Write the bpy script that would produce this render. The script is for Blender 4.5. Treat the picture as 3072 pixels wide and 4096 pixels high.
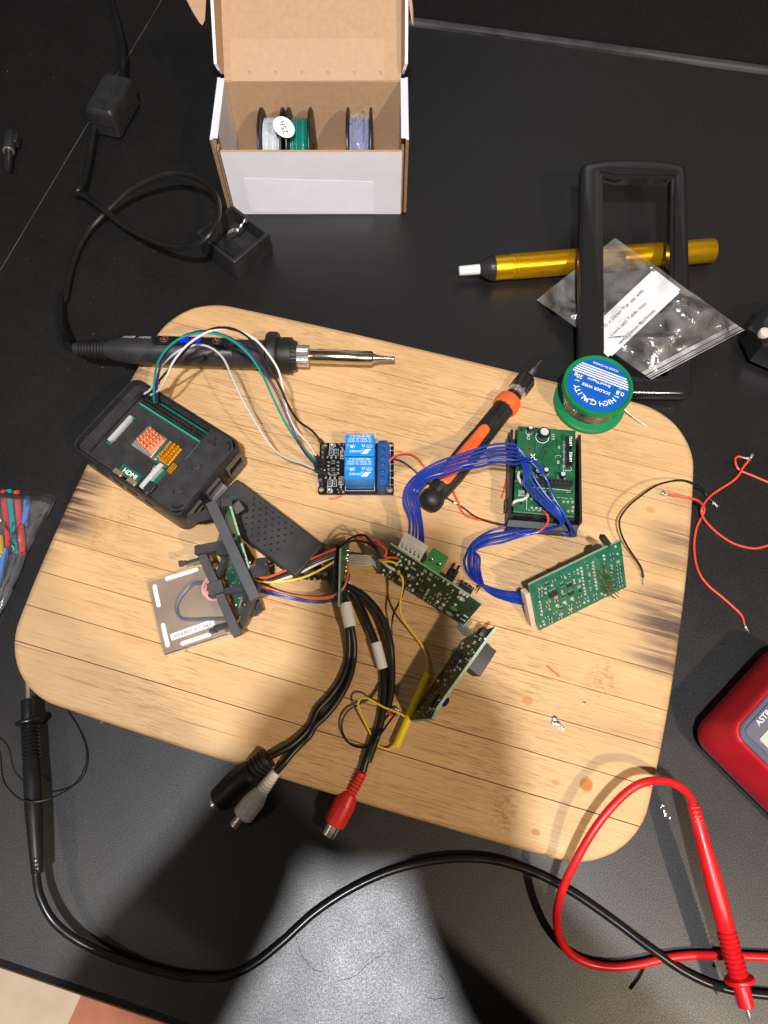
import bpy, bmesh, math, random
from mathutils import Vector, Matrix
random.seed(7)
scn = bpy.context.scene
for o in list(bpy.data.objects): bpy.data.objects.remove(o)
COL = scn.collection
R = math.radians
# ---------------------------------------------------------------- camera (hand held phone above the counter)
CAM_H, CAM_PITCH, FPX, CXP, CYP = .447, R(22), 2841., 1536., 2048.
cam = bpy.data.cameras.new('camera'); camo = bpy.data.objects.new('camera', cam); COL.objects.link(camo)
camo.location = (0, 0, CAM_H); camo.rotation_euler = (CAM_PITCH, 0, 0)
cam.sensor_fit = 'VERTICAL'; cam.sensor_height = 36; cam.sensor_width = 27; cam.lens = FPX / 4096 * 36
cam.clip_start = .01; cam.clip_end = 50
scn.camera = camo
# ---------------------------------------------------------------- room light
w = bpy.data.worlds.new('World'); scn.world = w; w.use_nodes = True
w.node_tree.nodes['Background'].inputs[0].default_value = (1, .86, .72, 1)
w.node_tree.nodes['Background'].inputs[1].default_value = .085
def lamp(name, loc, power, col, rad):
    l = bpy.data.lights.new(name, 'POINT'); l.energy = power; l.color = col; l.shadow_soft_size = rad
    o = bpy.data.objects.new(name, l); COL.objects.link(o); o.location = loc; return o
lamp('ceiling_lamp', (-.03, -.37, 1.55), 138, (.97, .97, 1.0), .036)
lamp('ceiling_lamp', (-1.10, -.42, 1.50), 11, (1, .86, .70), .06)
lamp('ceiling_lamp', (.78, -.72, 1.40), 86, (1, .81, .60), .03)
scn.view_settings.view_transform = 'Standard'; scn.view_settings.look = 'None'
scn.view_settings.exposure = -.12; scn.view_settings.gamma = 1
scn.render.engine = 'CYCLES'
# ---------------------------------------------------------------- measuring the place from the photograph
KR = dict(K1=(0,0,.663),K2=(700,0,.663),K3=(1700,500,.827),K4=(200,1200,.663),K5=(1200,1350,.7233),K6=(550,1900,.5726),
 K7=(1250,2050,.4822),K8=(1800,1600,.4822),K9=(0,1900,.768),K10=(2372,1700,.4522),K11=(2100,2500,.7216),K12=(0,3000,1.3864),
 K13=(240,1500,.458),K14=(550,2080,.3617),K15=(1250,1720,.223),K16=(2200,1380,.2532),K17=(2000,1650,.2261),K18=(2080,2130,.2773),
 K19=(1300,2100,.3978),K20=(1550,2450,.2712),K22=(250,1280,.4219),K23=(2700,1150,.2242),K24=(0,1900,.2486),K25=(2760,2500,.3842),
 K26=(800,2900,.4822),K27=(0,3700,.5425),K28=(1000,380,.4219),D=(0,0,1.8517),S=(0,0,1))
CAMP = Vector((0,0,CAM_H)); CD = Vector((0,math.sin(CAM_PITCH),-math.cos(CAM_PITCH))); CU = Vector((0,math.cos(CAM_PITCH),math.sin(CAM_PITCH)))
def ray(k, x, y):
    a,b,s = KR[k]; x = a+x*s; y = b+y*s
    return CD + Vector((1,0,0))*((x-CXP)/FPX) - CU*((y-CYP)/FPX)
def W(k, x, y, z):
    r = ray(k,x,y); return CAMP + r*((z-CAM_H)/r.z)
def WP(k, pts): return [W(k,*p) for p in pts]
ZB = .018
def frame(o, x, n=(0,0,1)):
    n = Vector(n).normalized(); x = Vector(x); x = (x - n*x.dot(n)).normalized(); y = n.cross(x)
    M = Matrix((x,y,n)).transposed().to_4x4(); M.translation = Vector(o); return M
def hit(M, k, x, y, h=0):
    """point of a frame's plane (raised by h) under a sight line, in the frame's own coordinates"""
    n = M.col[2].to_3d(); o = M.translation + n*h; r = ray(k,x,y)
    p = CAMP + r*((o-CAMP).dot(n)/r.dot(n)); q = M.inverted() @ p; return q
# ---------------------------------------------------------------- materials
MATS = {}
def mat(name, col, rough=.5, metal=0, var=.0, vscale=60, bump=0, bscale=300, spec=.5, coat=0, trans=0, emit=None, sss=0, alpha=1, ior=1.45):
    if name in MATS: return MATS[name]
    m = bpy.data.materials.new(name); m.use_nodes = True; nt = m.node_tree; b = nt.nodes['Principled BSDF']
    b.inputs['Base Color'].default_value = (*col,1); b.inputs['Roughness'].default_value = rough; b.inputs['Metallic'].default_value = metal
    b.inputs['Specular IOR Level'].default_value = spec; b.inputs['Coat Weight'].default_value = coat; b.inputs['Coat Roughness'].default_value = .08
    b.inputs['Transmission Weight'].default_value = trans; b.inputs['IOR'].default_value = ior; b.inputs['Alpha'].default_value = alpha
    if sss: b.inputs['Subsurface Weight'].default_value = sss; b.inputs['Subsurface Scale'].default_value = .002
    if emit: b.inputs['Emission Color'].default_value = (*emit[0],1); b.inputs['Emission Strength'].default_value = emit[1]
    if var or bump:
        tc = nt.nodes.new('ShaderNodeTexCoord')
        if var:
            n = nt.nodes.new('ShaderNodeTexNoise'); n.inputs['Scale'].default_value = vscale; n.inputs['Detail'].default_value = 6
            nt.links.new(tc.outputs['Object'], n.inputs['Vector'])
            mr = nt.nodes.new('ShaderNodeMapRange'); mr.inputs['From Min'].default_value=.3; mr.inputs['From Max'].default_value=.7; mr.inputs['To Min'].default_value = 1-var; mr.inputs['To Max'].default_value = 1+var
            nt.links.new(n.outputs['Fac'], mr.inputs['Value'])
            mx = nt.nodes.new('ShaderNodeMix'); mx.data_type='RGBA'; mx.blend_type='MULTIPLY'; mx.inputs['Factor'].default_value = 1
            mx.inputs['A'].default_value = (*col,1); nt.links.new(mr.outputs[0], mx.inputs['B']); nt.links.new(mx.outputs['Result'], b.inputs['Base Color'])
            mr2 = nt.nodes.new('ShaderNodeMapRange'); mr2.inputs['To Min'].default_value = max(.02,rough-.12); mr2.inputs['To Max'].default_value = min(1,rough+.12)
            nt.links.new(n.outputs['Fac'], mr2.inputs['Value']); nt.links.new(mr2.outputs[0], b.inputs['Roughness'])
        if bump:
            n2 = nt.nodes.new('ShaderNodeTexNoise'); n2.inputs['Scale'].default_value = bscale; n2.inputs['Detail'].default_value = 4
            nt.links.new(tc.outputs['Object'], n2.inputs['Vector'])
            bp = nt.nodes.new('ShaderNodeBump'); bp.inputs['Strength'].default_value = bump; bp.inputs['Distance'].default_value = .0004
            nt.links.new(n2.outputs['Fac'], bp.inputs['Height']); nt.links.new(bp.outputs[0], b.inputs['Normal'])
    MATS[name] = m; return m
black_plastic = mat('black_plastic',(.020,.020,.021),.42,var=.25,vscale=90,bump=.15,bscale=2500)
black_gloss = mat('black_gloss',(.014,.014,.015),.1,var=.1,coat=.8)
black_rubber = mat('black_rubber',(.012,.012,.012),.5,var=.2,vscale=150,bump=.1,bscale=1500)
grey_plastic = mat('grey_plastic',(.045,.046,.050),.5,var=.2,vscale=80,bump=.12,bscale=2000)
cable_black = mat('cable_black',(.010,.010,.010),.38,var=.15)
white_plastic = mat('white_plastic',(.75,.75,.74),.45,var=.04)
white_print = mat('white_print',(.85,.85,.85),.5)
grey_print = mat('grey_print',(.45,.45,.45),.5)
ink = mat('ink',(.03,.03,.035),.6)
chrome = mat('chrome',(.74,.71,.67),.25,.85,var=.1,vscale=200)
solder = mat('solder',(.74,.73,.71),.25,.62,var=.12,vscale=900)
tin = mat('tin',(.62,.60,.56),.33,1,var=.1,vscale=120)
copper = mat('copper',(.85,.36,.19),.35,.75,var=.15,vscale=500)
gold = mat('gold',(.85,.45,.03),.35,.7,var=.12,vscale=500)
pcb_green = mat('pcb_green',(.012,.125,.068),.32,var=.25,vscale=160,coat=.2)
pcb_dark = mat('pcb_dark',(.024,.050,.022),.32,var=.25,vscale=160,coat=.2)
pcb_trace = mat('pcb_trace',(.02,.17,.09),.3,coat=.2)
pcb_trace_dark = mat('pcb_trace_dark',(.008,.045,.022),.35,coat=.2)
pcb_edge = mat('pcb_edge',(.30,.42,.30),.6,var=.2,vscale=800)
pcb_black = mat('pcb_black',(.008,.008,.008),.3,var=.2,coat=.2)
pcb_teal = mat('pcb_teal',(.008,.11,.075),.35,var=.2,vscale=300)
relay_blue = mat('relay_blue',(.010,.235,.76),.36,var=.06,vscale=60)
term_blue = mat('term_blue',(.008,.085,.33),.35,var=.1,vscale=90)
wire_blue = mat('wire_blue',(.008,.032,.27),.33,var=.12,vscale=120)
wire_red = mat('wire_red',(.72,.07,.03),.4,var=.1,vscale=150)
lead_red = mat('lead_red',(.66,.012,.016),.33,var=.08,vscale=100,sss=.1)
wire_yellow = mat('wire_yellow',(.80,.57,.03),.4,var=.1,vscale=150)
tube_yellow = mat('tube_yellow',(.90,.66,.008),.42,var=.08,vscale=120,bump=.1)
wire_green = mat('wire_green',(.0,.27,.20),.38,var=.1)
wire_purple = mat('wire_purple',(.045,.022,.13),.38,var=.1)
wire_white = mat('wire_white',(.72,.66,.64),.4,var=.08)
wire_grey = mat('wire_grey',(.50,.50,.50),.4,var=.08)
wire_slate = mat('wire_slate',(.10,.12,.15),.4,var=.1)
wire_pink = mat('wire_pink',(.70,.32,.31),.4,var=.1)
wire_orange = mat('wire_orange',(.72,.17,.03),.4,var=.1)
wire_cream = mat('wire_cream',(.62,.58,.47),.45,var=.1)
ribbon_grey = mat('ribbon_grey',(.42,.42,.38),.4,var=.2,vscale=200)
red_rubber = mat('red_rubber',(.46,.008,.018),.5,var=.06,vscale=80,bump=.1,bscale=1800)
orange_rubber = mat('orange_rubber',(.88,.13,.028),.45,var=.06,vscale=100)
spool_green = mat('spool_green',(.008,.19,.065),.3,var=.08,vscale=70)
label_blue = mat('label_blue',(.006,.10,.46),.3,var=.04)
paper = mat('paper',(.80,.80,.80),.6,var=.03,vscale=50)
resist_black = mat('resist_black',(.02,.02,.022),.4)
brown_cap = mat('brown_cap',(.42,.25,.17),.4)
glass_red = mat('glass_red',(.40,.08,.04),.15,coat=.5)
cap_sleeve = mat('cap_sleeve',(.008,.018,.024),.2,coat=.4)
cap_top = mat('cap_top',(.70,.67,.64),.35,.3,var=.08,vscale=300)
beige_conn = mat('beige_conn',(.55,.45,.36),.5,var=.1)
term_green = mat('term_green',(.06,.36,.10),.4,var=.08)
kapton = mat('kapton',(.55,.20,.02),.25,coat=.5)
hole_dark = mat('hole_dark',(.004,.004,.004),.8)
# ---------------------------------------------------------------- mesh helpers
ROOTM = {}
class MB:
    def __init__(s): s.v=[]; s.f=[]; s.mi=[]; s.cur=0
    def add(s, vs, fs, M=None):
        b=len(s.v); s.v += [(M @ Vector(p)) if M else Vector(p) for p in vs]
        s.f += [[b+i for i in f] for f in fs]; s.mi += [s.cur]*len(fs); return s
    def box(s, c, size, M=None, bev=0):
        x,y,z=[q/2 for q in size]; c=Vector(c)
        if bev>0:
            return s.loft([( [(p[0]+c.x,p[1]+c.y) for p in rrect(2*x-2*i,2*y-2*i,max(bev*.6,1e-5),2)], c.z+h) for i,h in ((bev*.6,-z),(0,-z+bev*.6),(0,z-bev*.6),(bev*.6,z))],M)
        vs=[(c.x+i*x,c.y+j*y,c.z+k*z) for i in(-1,1) for j in(-1,1) for k in(-1,1)]
        return s.add(vs,[(0,1,3,2),(4,6,7,5),(0,4,5,1),(2,3,7,6),(0,2,6,4),(1,5,7,3)],M)
    def loft(s, loops, M=None, cap0=True, cap1=True, closed=False):
        """loops: list of (2d outline, z) or 3d outlines with equal counts"""
        L=[]
        for l in loops:
            if isinstance(l,tuple) and not isinstance(l[1],(tuple,list,Vector)): L.append([(p[0],p[1],l[1]) for p in l[0]])
            else: L.append(list(l))
        n=len(L[0]); vs=[p for l in L for p in l]; fs=[]
        for a in range(len(L)-(0 if closed else 1)):
            b=(a+1)%len(L)
            for i in range(n):
                j=(i+1)%n; fs.append((a*n+i,a*n+j,b*n+j,b*n+i))
        if cap0 and not closed: fs.append(tuple(reversed(range(n))))
        if cap1 and not closed: fs.append(tuple((len(L)-1)*n+i for i in range(n)))
        return s.add(vs,fs,M)
    def prism(s, poly, z0, z1, M=None, bev=0):
        return s.loft([(poly,z0),(poly,z1)],M)
    def holes(s, outer, hs, z0, z1, M=None):
        bm=bmesh.new()
        es=[]
        for lp in [outer]+list(hs):
            vs=[bm.verts.new((p[0],p[1],z1)) for p in lp]
            es+=[bm.edges.new((vs[i],vs[(i+1)%len(vs)])) for i in range(len(vs))]
        bmesh.ops.triangle_fill(bm,use_beauty=True,edges=es,normal=(0,0,1))
        ex=bmesh.ops.extrude_face_region(bm,geom=list(bm.faces))
        for g in ex['geom']:
            if isinstance(g,bmesh.types.BMVert): g.co.z=z0
        bmesh.ops.recalc_face_normals(bm,faces=bm.faces)
        bm.verts.index_update()
        s.add([v.co.copy() for v in bm.verts],[[v.index for v in f.verts] for f in bm.faces],M); bm.free(); return s
    def lathe(s, prof, n=24, M=None, cap=True):
        L=[[(r*math.cos(2*math.pi*i/n),r*math.sin(2*math.pi*i/n),z) for i in range(n)] for r,z in prof]
        return s.loft(L,M,cap,cap)
    def cyl(s, p0, p1, r0, r1=None, n=14, cap=True):
        p0=Vector(p0);p1=Vector(p1);d=p1-p0; M=axis(p0,d); return s.lathe([(r0,0),(r0 if r1 is None else r1,d.length)],n,M,cap)
    def along(s, p0, p1, prof, n=20):
        p0=Vector(p0);p1=Vector(p1); return s.lathe(prof,n,axis(p0,p1-p0))
    def tube(s, pts, r, n=8, sub=6, smooth=True, cap=True):
        P=spline(pts,sub) if smooth else [Vector(p) for p in pts]
        L=[]; up=None
        for i,p in enumerate(P):
            t=(P[min(i+1,len(P)-1)]-P[max(i-1,0)]); 
            if t.length<1e-9: t=Vector((1,0,0))
            t.normalize()
            if up is None: up=Vector((0,0,1)) if abs(t.z)<.95 else Vector((1,0,0))
            up=(up-t*up.dot(t)); up.normalize(); sd=t.cross(up)
            rr=r(i/(len(P)-1)) if callable(r) else r
            L.append([p+(up*math.cos(2*math.pi*k/n)+sd*math.sin(2*math.pi*k/n))*rr for k in range(n)])
        return s.loft(L,None,cap,cap)
    def ball(s, c, r, M=None, n=10, sz=(1,1,1)):
        pr=[(r*math.sin(math.pi*i/n),-r*math.cos(math.pi*i/n)) for i in range(n+1)]; pr[0]=(r*.02,-r); pr[-1]=(r*.02,r)
        T=Matrix.Translation(Vector(c)) @ Matrix.Diagonal((*sz,1)); return s.lathe(pr,n+4,(M @ T) if M else T)
    def plate(s, P, t, n=None):
        """flat polygon of world points thickened downwards along its normal"""
        P=[Vector(p) for p in P]
        if n is None: n=(P[1]-P[0]).cross(P[2]-P[0]).normalized()
        if n.z<0: n=-n
        return s.loft([[p-n*t for p in P],P])
    def mesh(s, name, mats, angle=35):
        me=bpy.data.meshes.new(name); me.from_pydata([tuple(v) for v in s.v],[],s.f)
        for m in (mats if isinstance(mats,(list,tuple)) else [mats]): me.materials.append(m)
        me.polygons.foreach_set('material_index',s.mi)
        bm=bmesh.new(); bm.from_mesh(me); bmesh.ops.recalc_face_normals(bm,faces=bm.faces); bm.to_mesh(me); bm.free()
        me.shade_smooth(); me.set_sharp_from_angle(angle=R(angle))
        for p in me.polygons:
            if len(p.vertices)>4 or all(me.edges[me.loops[l].edge_index].use_edge_sharp for l in p.loop_indices): p.use_smooth=False   # flat faces keep their own normal
        me.update(); return me
    def build(s, name, mats, parent=None, world=False, angle=35, label=None):
        if world and parent is not None:
            Mi=ROOTM[parent.name].inverted(); s.v=[Mi @ v for v in s.v]
        o=bpy.data.objects.new(name,s.mesh(name,mats,angle)); COL.objects.link(o)
        if parent is not None: o.parent=parent; ROOTM[o.name]=ROOTM[parent.name]
        else: ROOTM[o.name]=Matrix()
        if label: o['label']=label
        return o
def axis(p,d):
    d=Vector(d).normalized(); h=Vector((0,0,1)) if abs(d.z)<.99 else Vector((1,0,0))
    y=(h-d*h.dot(d)).normalized(); x=y.cross(d); M=Matrix((x,y,d)).transposed().to_4x4(); M.translation=Vector(p); return M
def spline(pts, sub=6):
    P=[Vector(p) for p in pts]; 
    if len(P)<3: return P
    out=[]
    for i in range(len(P)-1):
        a=P[max(i-1,0)];b=P[i];c=P[i+1];d=P[min(i+2,len(P)-1)]
        for k in range(sub):
            t=k/sub; out.append(.5*((2*b)+(c-a)*t+(2*a-5*b+4*c-d)*t*t+(3*b-a-3*c+d)*t**3))
    out.append(P[-1]); return out
def rrect(w,h,r,n=4,cx=0,cy=0):
    out=[]
    for k,(sx,sy) in enumerate(((1,1),(-1,1),(-1,-1),(1,-1))):
        for i in range(n+1):
            a=R(90*k+90*i/n); out.append((cx+sx*(w/2-r)+r*math.cos(a),cy+sy*(h/2-r)+r*math.sin(a)))
    return out
def circ(cx,cy,r,n=16): return [(cx+r*math.cos(2*math.pi*i/n),cy+r*math.sin(2*math.pi*i/n)) for i in range(n)]
def tag(o,label,cat,group=None,kind=None):
    o['label']=label; o['category']=cat
    if group: o['group']=group
    if kind: o['kind']=kind
    return o
def struct(o): o['kind']='structure'; return o
def thing(name,label,cat,M,group=None):
    o=bpy.data.objects.new(name,None); COL.objects.link(o); o.empty_display_size=.01
    if not isinstance(M,Matrix): M=Matrix.Translation(Vector(M))
    o.matrix_world=M; ROOTM[o.name]=M.copy(); return tag(o,label,cat,group)
def single(name,mb,mats,label,cat,group=None,angle=35):
    n=len(mb.v); c=sum(mb.v,Vector())/n; c.z=min(v.z for v in mb.v); mb.v=[v-c for v in mb.v]
    o=mb.build(name,mats,angle=angle); o.location=c; ROOTM[o.name]=Matrix.Translation(c); return tag(o,label,cat,group)
def inst(name,me,parent,M):
    o=bpy.data.objects.new(name,me); COL.objects.link(o); o.parent=parent; o.matrix_local=M; return o
TEXTS=[]
def text(parent,s,x,y,z,size,rot=0,m=None,M=None,bold=0,shear=0,sx=1,name='lettering',al='CENTER'):
    c=bpy.data.curves.new(name,'FONT'); c.body=s; c.size=size; c.align_x=al; c.align_y='CENTER'; c.extrude=.00002; c.offset=bold*size; c.shear=shear; c.resolution_u=3
    o=bpy.data.objects.new('t',c); COL.objects.link(o)
    L=Matrix.Translation((x,y,z)) @ Matrix.Rotation(rot,4,'Z') @ Matrix.Diagonal((sx,1,1,1))
    o.matrix_world = ROOTM[parent.name] @ ((M @ L) if M else L)
    TEXTS.append((o,parent,((M @ L) if M else L),m or white_print,name)); return o
def finish_texts():
    bpy.context.view_layer.update(); dg=bpy.context.evaluated_depsgraph_get()
    for o,p,L,m,name in TEXTS:
        me=bpy.data.meshes.new_from_object(o.evaluated_get(dg)); me.materials.clear(); me.materials.append(m)
        q=bpy.data.objects.new(name,me); COL.objects.link(q); q.parent=p; q.matrix_local=L
    for o,*_ in TEXTS: bpy.data.objects.remove(o)
def wire(name,k,pts,r,m,label,cat='wire',group=None,n=8,ends=None,sub=6):
    mb=MB(); P=WP(k,pts); mb.tube(P,r,n,sub)
    o=single(name,mb,m,label,cat,group)
    if ends:
        for e in ends:
            i=0 if e=='a' else -1; d=(P[i]-P[1 if i==0 else -2]).normalized(); b=MB()
            for q in range(5):
                j=Vector((random.uniform(-1,1),random.uniform(-1,1),random.uniform(-.2,.6)))*.0012
                b.tube([P[i],P[i]+d*.002+j*.5,P[i]+d*.0045+j],.00022,5,3)
            b.ball(P[i]+d*.002,.0008,n=6); b.build('tinned_end',solder,o,world=True)
    return o
# ================================================================ SETTING
A0 = R(-15.4); E1 = Vector((math.cos(A0),math.sin(A0),0)); E2 = Vector((-math.sin(A0),math.cos(A0),0))
def nodes_counter():
    m=bpy.data.materials.new('dark_stone'); m.use_nodes=True; nt=m.node_tree; b=nt.nodes['Principled BSDF']; N=nt.nodes.new; L=nt.links.new
    tc=N('ShaderNodeTexCoord')
    def noise(sc,det=5,rough=.6):
        n=N('ShaderNodeTexNoise'); n.inputs['Scale'].default_value=sc; n.inputs['Detail'].default_value=det; n.inputs['Roughness'].default_value=rough; L(tc.outputs['Object'],n.inputs['Vector']); return n
    n1=noise(26,9,.68); n2=noise(700,3,.7); n3=noise(160,5)
    cr=N('ShaderNodeValToRGB'); cr.color_ramp.elements[0].position=.3; cr.color_ramp.elements[0].color=(.0042,.0040,.0039,1); cr.color_ramp.elements[1].position=.75; cr.color_ramp.elements[1].color=(.0095,.0095,.0098,1)
    mix=N('ShaderNodeMath'); mix.operation='MULTIPLY_ADD'; mix.inputs[1].default_value=.55; L(n2.outputs['Fac'],mix.inputs[0])
    sc=N('ShaderNodeMath'); sc.operation='MULTIPLY'; sc.inputs[1].default_value=.45; L(n3.outputs['Fac'],sc.inputs[0]); L(sc.outputs[0],mix.inputs[2])
    L(mix.outputs[0],cr.inputs['Fac'])
    # pale mineral flecks
    v=N('ShaderNodeTexVoronoi'); v.inputs['Scale'].default_value=420; L(tc.outputs['Object'],v.inputs['Vector'])
    lt=N('ShaderNodeMapRange'); lt.inputs['From Min'].default_value=.16; lt.inputs['From Max'].default_value=.06; L(v.outputs['Distance'],lt.inputs['Value'])
    pk=N('ShaderNodeSeparateColor'); L(v.outputs['Color'],pk.inputs[0]); gt=N('ShaderNodeMath'); gt.operation='GREATER_THAN'; gt.inputs[1].default_value=.90; L(pk.outputs[0],gt.inputs[0])
    ml=N('ShaderNodeMath'); ml.operation='MULTIPLY'; L(lt.outputs[0],ml.inputs[0]); L(gt.outputs[0],ml.inputs[1])
    mx=N('ShaderNodeMix'); mx.data_type='RGBA'; L(ml.outputs[0],mx.inputs['Factor']); L(cr.outputs['Color'],mx.inputs['A']); mx.inputs['B'].default_value=(.06,.06,.062,1)
    L(mx.outputs['Result'],b.inputs['Base Color'])
    rr=N('ShaderNodeMapRange'); rr.inputs['From Min'].default_value=.36; rr.inputs['From Max'].default_value=.64; rr.inputs['To Min'].default_value=.37; rr.inputs['To Max'].default_value=.49; mz=N('ShaderNodeMath'); mz.operation='MULTIPLY_ADD'; mz.inputs[1].default_value=.55; L(n2.outputs['Fac'],mz.inputs[0]); mz2=N('ShaderNodeMath'); mz2.operation='MULTIPLY'; mz2.inputs[1].default_value=.45; L(n1.outputs['Fac'],mz2.inputs[0]); L(mz2.outputs[0],mz.inputs[2]); L(mz.outputs[0],rr.inputs['Value']); L(rr.outputs[0],b.inputs['Roughness'])
    n4=noise(1700,2,.5); sp_=N('ShaderNodeMapRange'); sp_.inputs['From Min'].default_value=.38; sp_.inputs['From Max'].default_value=.66; sp_.inputs['To Min'].default_value=.40; sp_.inputs['To Max'].default_value=.95; L(n4.outputs['Fac'],sp_.inputs['Value']); L(sp_.outputs[0],b.inputs['Specular IOR Level'])
    return m
stone=nodes_counter()
FRONT=Vector((-.2065,-.0865,0)).dot(E2)
SEAM=Vector((-.2131,.7095,0)).dot(E1)
Mc=frame((0,0,0),E1)
def slab(x0,x1,name):
    prof=[(FRONT+.004,-.0)]; mb=MB()
    pr=[(FRONT+.012,-.04),(FRONT+.003,-.039),(FRONT,-.034),(FRONT,-.006),(FRONT+.002,-.0018),(FRONT+.006,0),(1.0,0),(1.0,-.04)]
    mb.loft([[(x0,y,z) for y,z in pr],[(x1,y,z) for y,z in pr]],Mc)
    o=mb.build(name,stone,angle=3)
    for p in o.data.polygons: p.use_smooth=False
    return struct(o)
counter=slab(SEAM+.0005,1.2,'counter'); counter2=slab(-1.2,SEAM-.0005,'counter_return')
mb=MB(); mb.box((SEAM,.45,-.0012),(.0011,1.1,.0016),Mc); mb.build('joint_strip',mat('joint_grey',(.07,.07,.068),.7,var=.5,vscale=40),counter)
# dark upstand behind the counter with its sealant bead
b0=Vector((.0273,.6755,0)); b1=Vector((.3476,.6099,0)); bd=(b1-b0).normalized(); bn=Vector((-bd.y,bd.x,0))
Mw=frame(b0,bd)
mb=MB(); mb.box((0,.012,.26),(2.4,.02,.52),Mw); wall=struct(mb.build('wall',stone))
mb=MB()
mb.loft([[( -1+.04*i, .002+random.uniform(-.0004,.0004)-(.0055+random.uniform(-.0008,.0008))*c, .0012+.0035*s) for c,s in ((0,1),(.5,.8),(.9,.4),(1,-.5),(0,-.5))] for i in range(51)],Mw)
mb.build('sealant_bead',mat('sealant',(.026,.026,.028),.55,var=.4,vscale=60,bump=.4,bscale=200),wall)
# floor far below the counter's edge: timber floor and a pale mat
wood_floor=mat('wood_floor',(.62,.24,.13),.4,var=.25,vscale=14)
mb=MB(); mb.box((0,-.6,-.905),(4,3,.01)); struct(mb.build('floor',wood_floor))
e0=W('K27',585,545,-.89); e1=W('K27',500,730,-.89); ed=(e1-e0).normalized(); en=Vector((ed.y,-ed.x,0))
if en.x>0: en=-en
mb=MB(); mb.plate([e0-ed*.5,e1+ed*.6,e1+ed*.6+en*.8,e0-ed*.5+en*.8],.012); 
tag(mb.build('floor_mat',mat('mat_beige',(.85,.68,.50),.8,var=.06,vscale=30)),'pale beige mat on the timber floor below the counter edge','mat')
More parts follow.
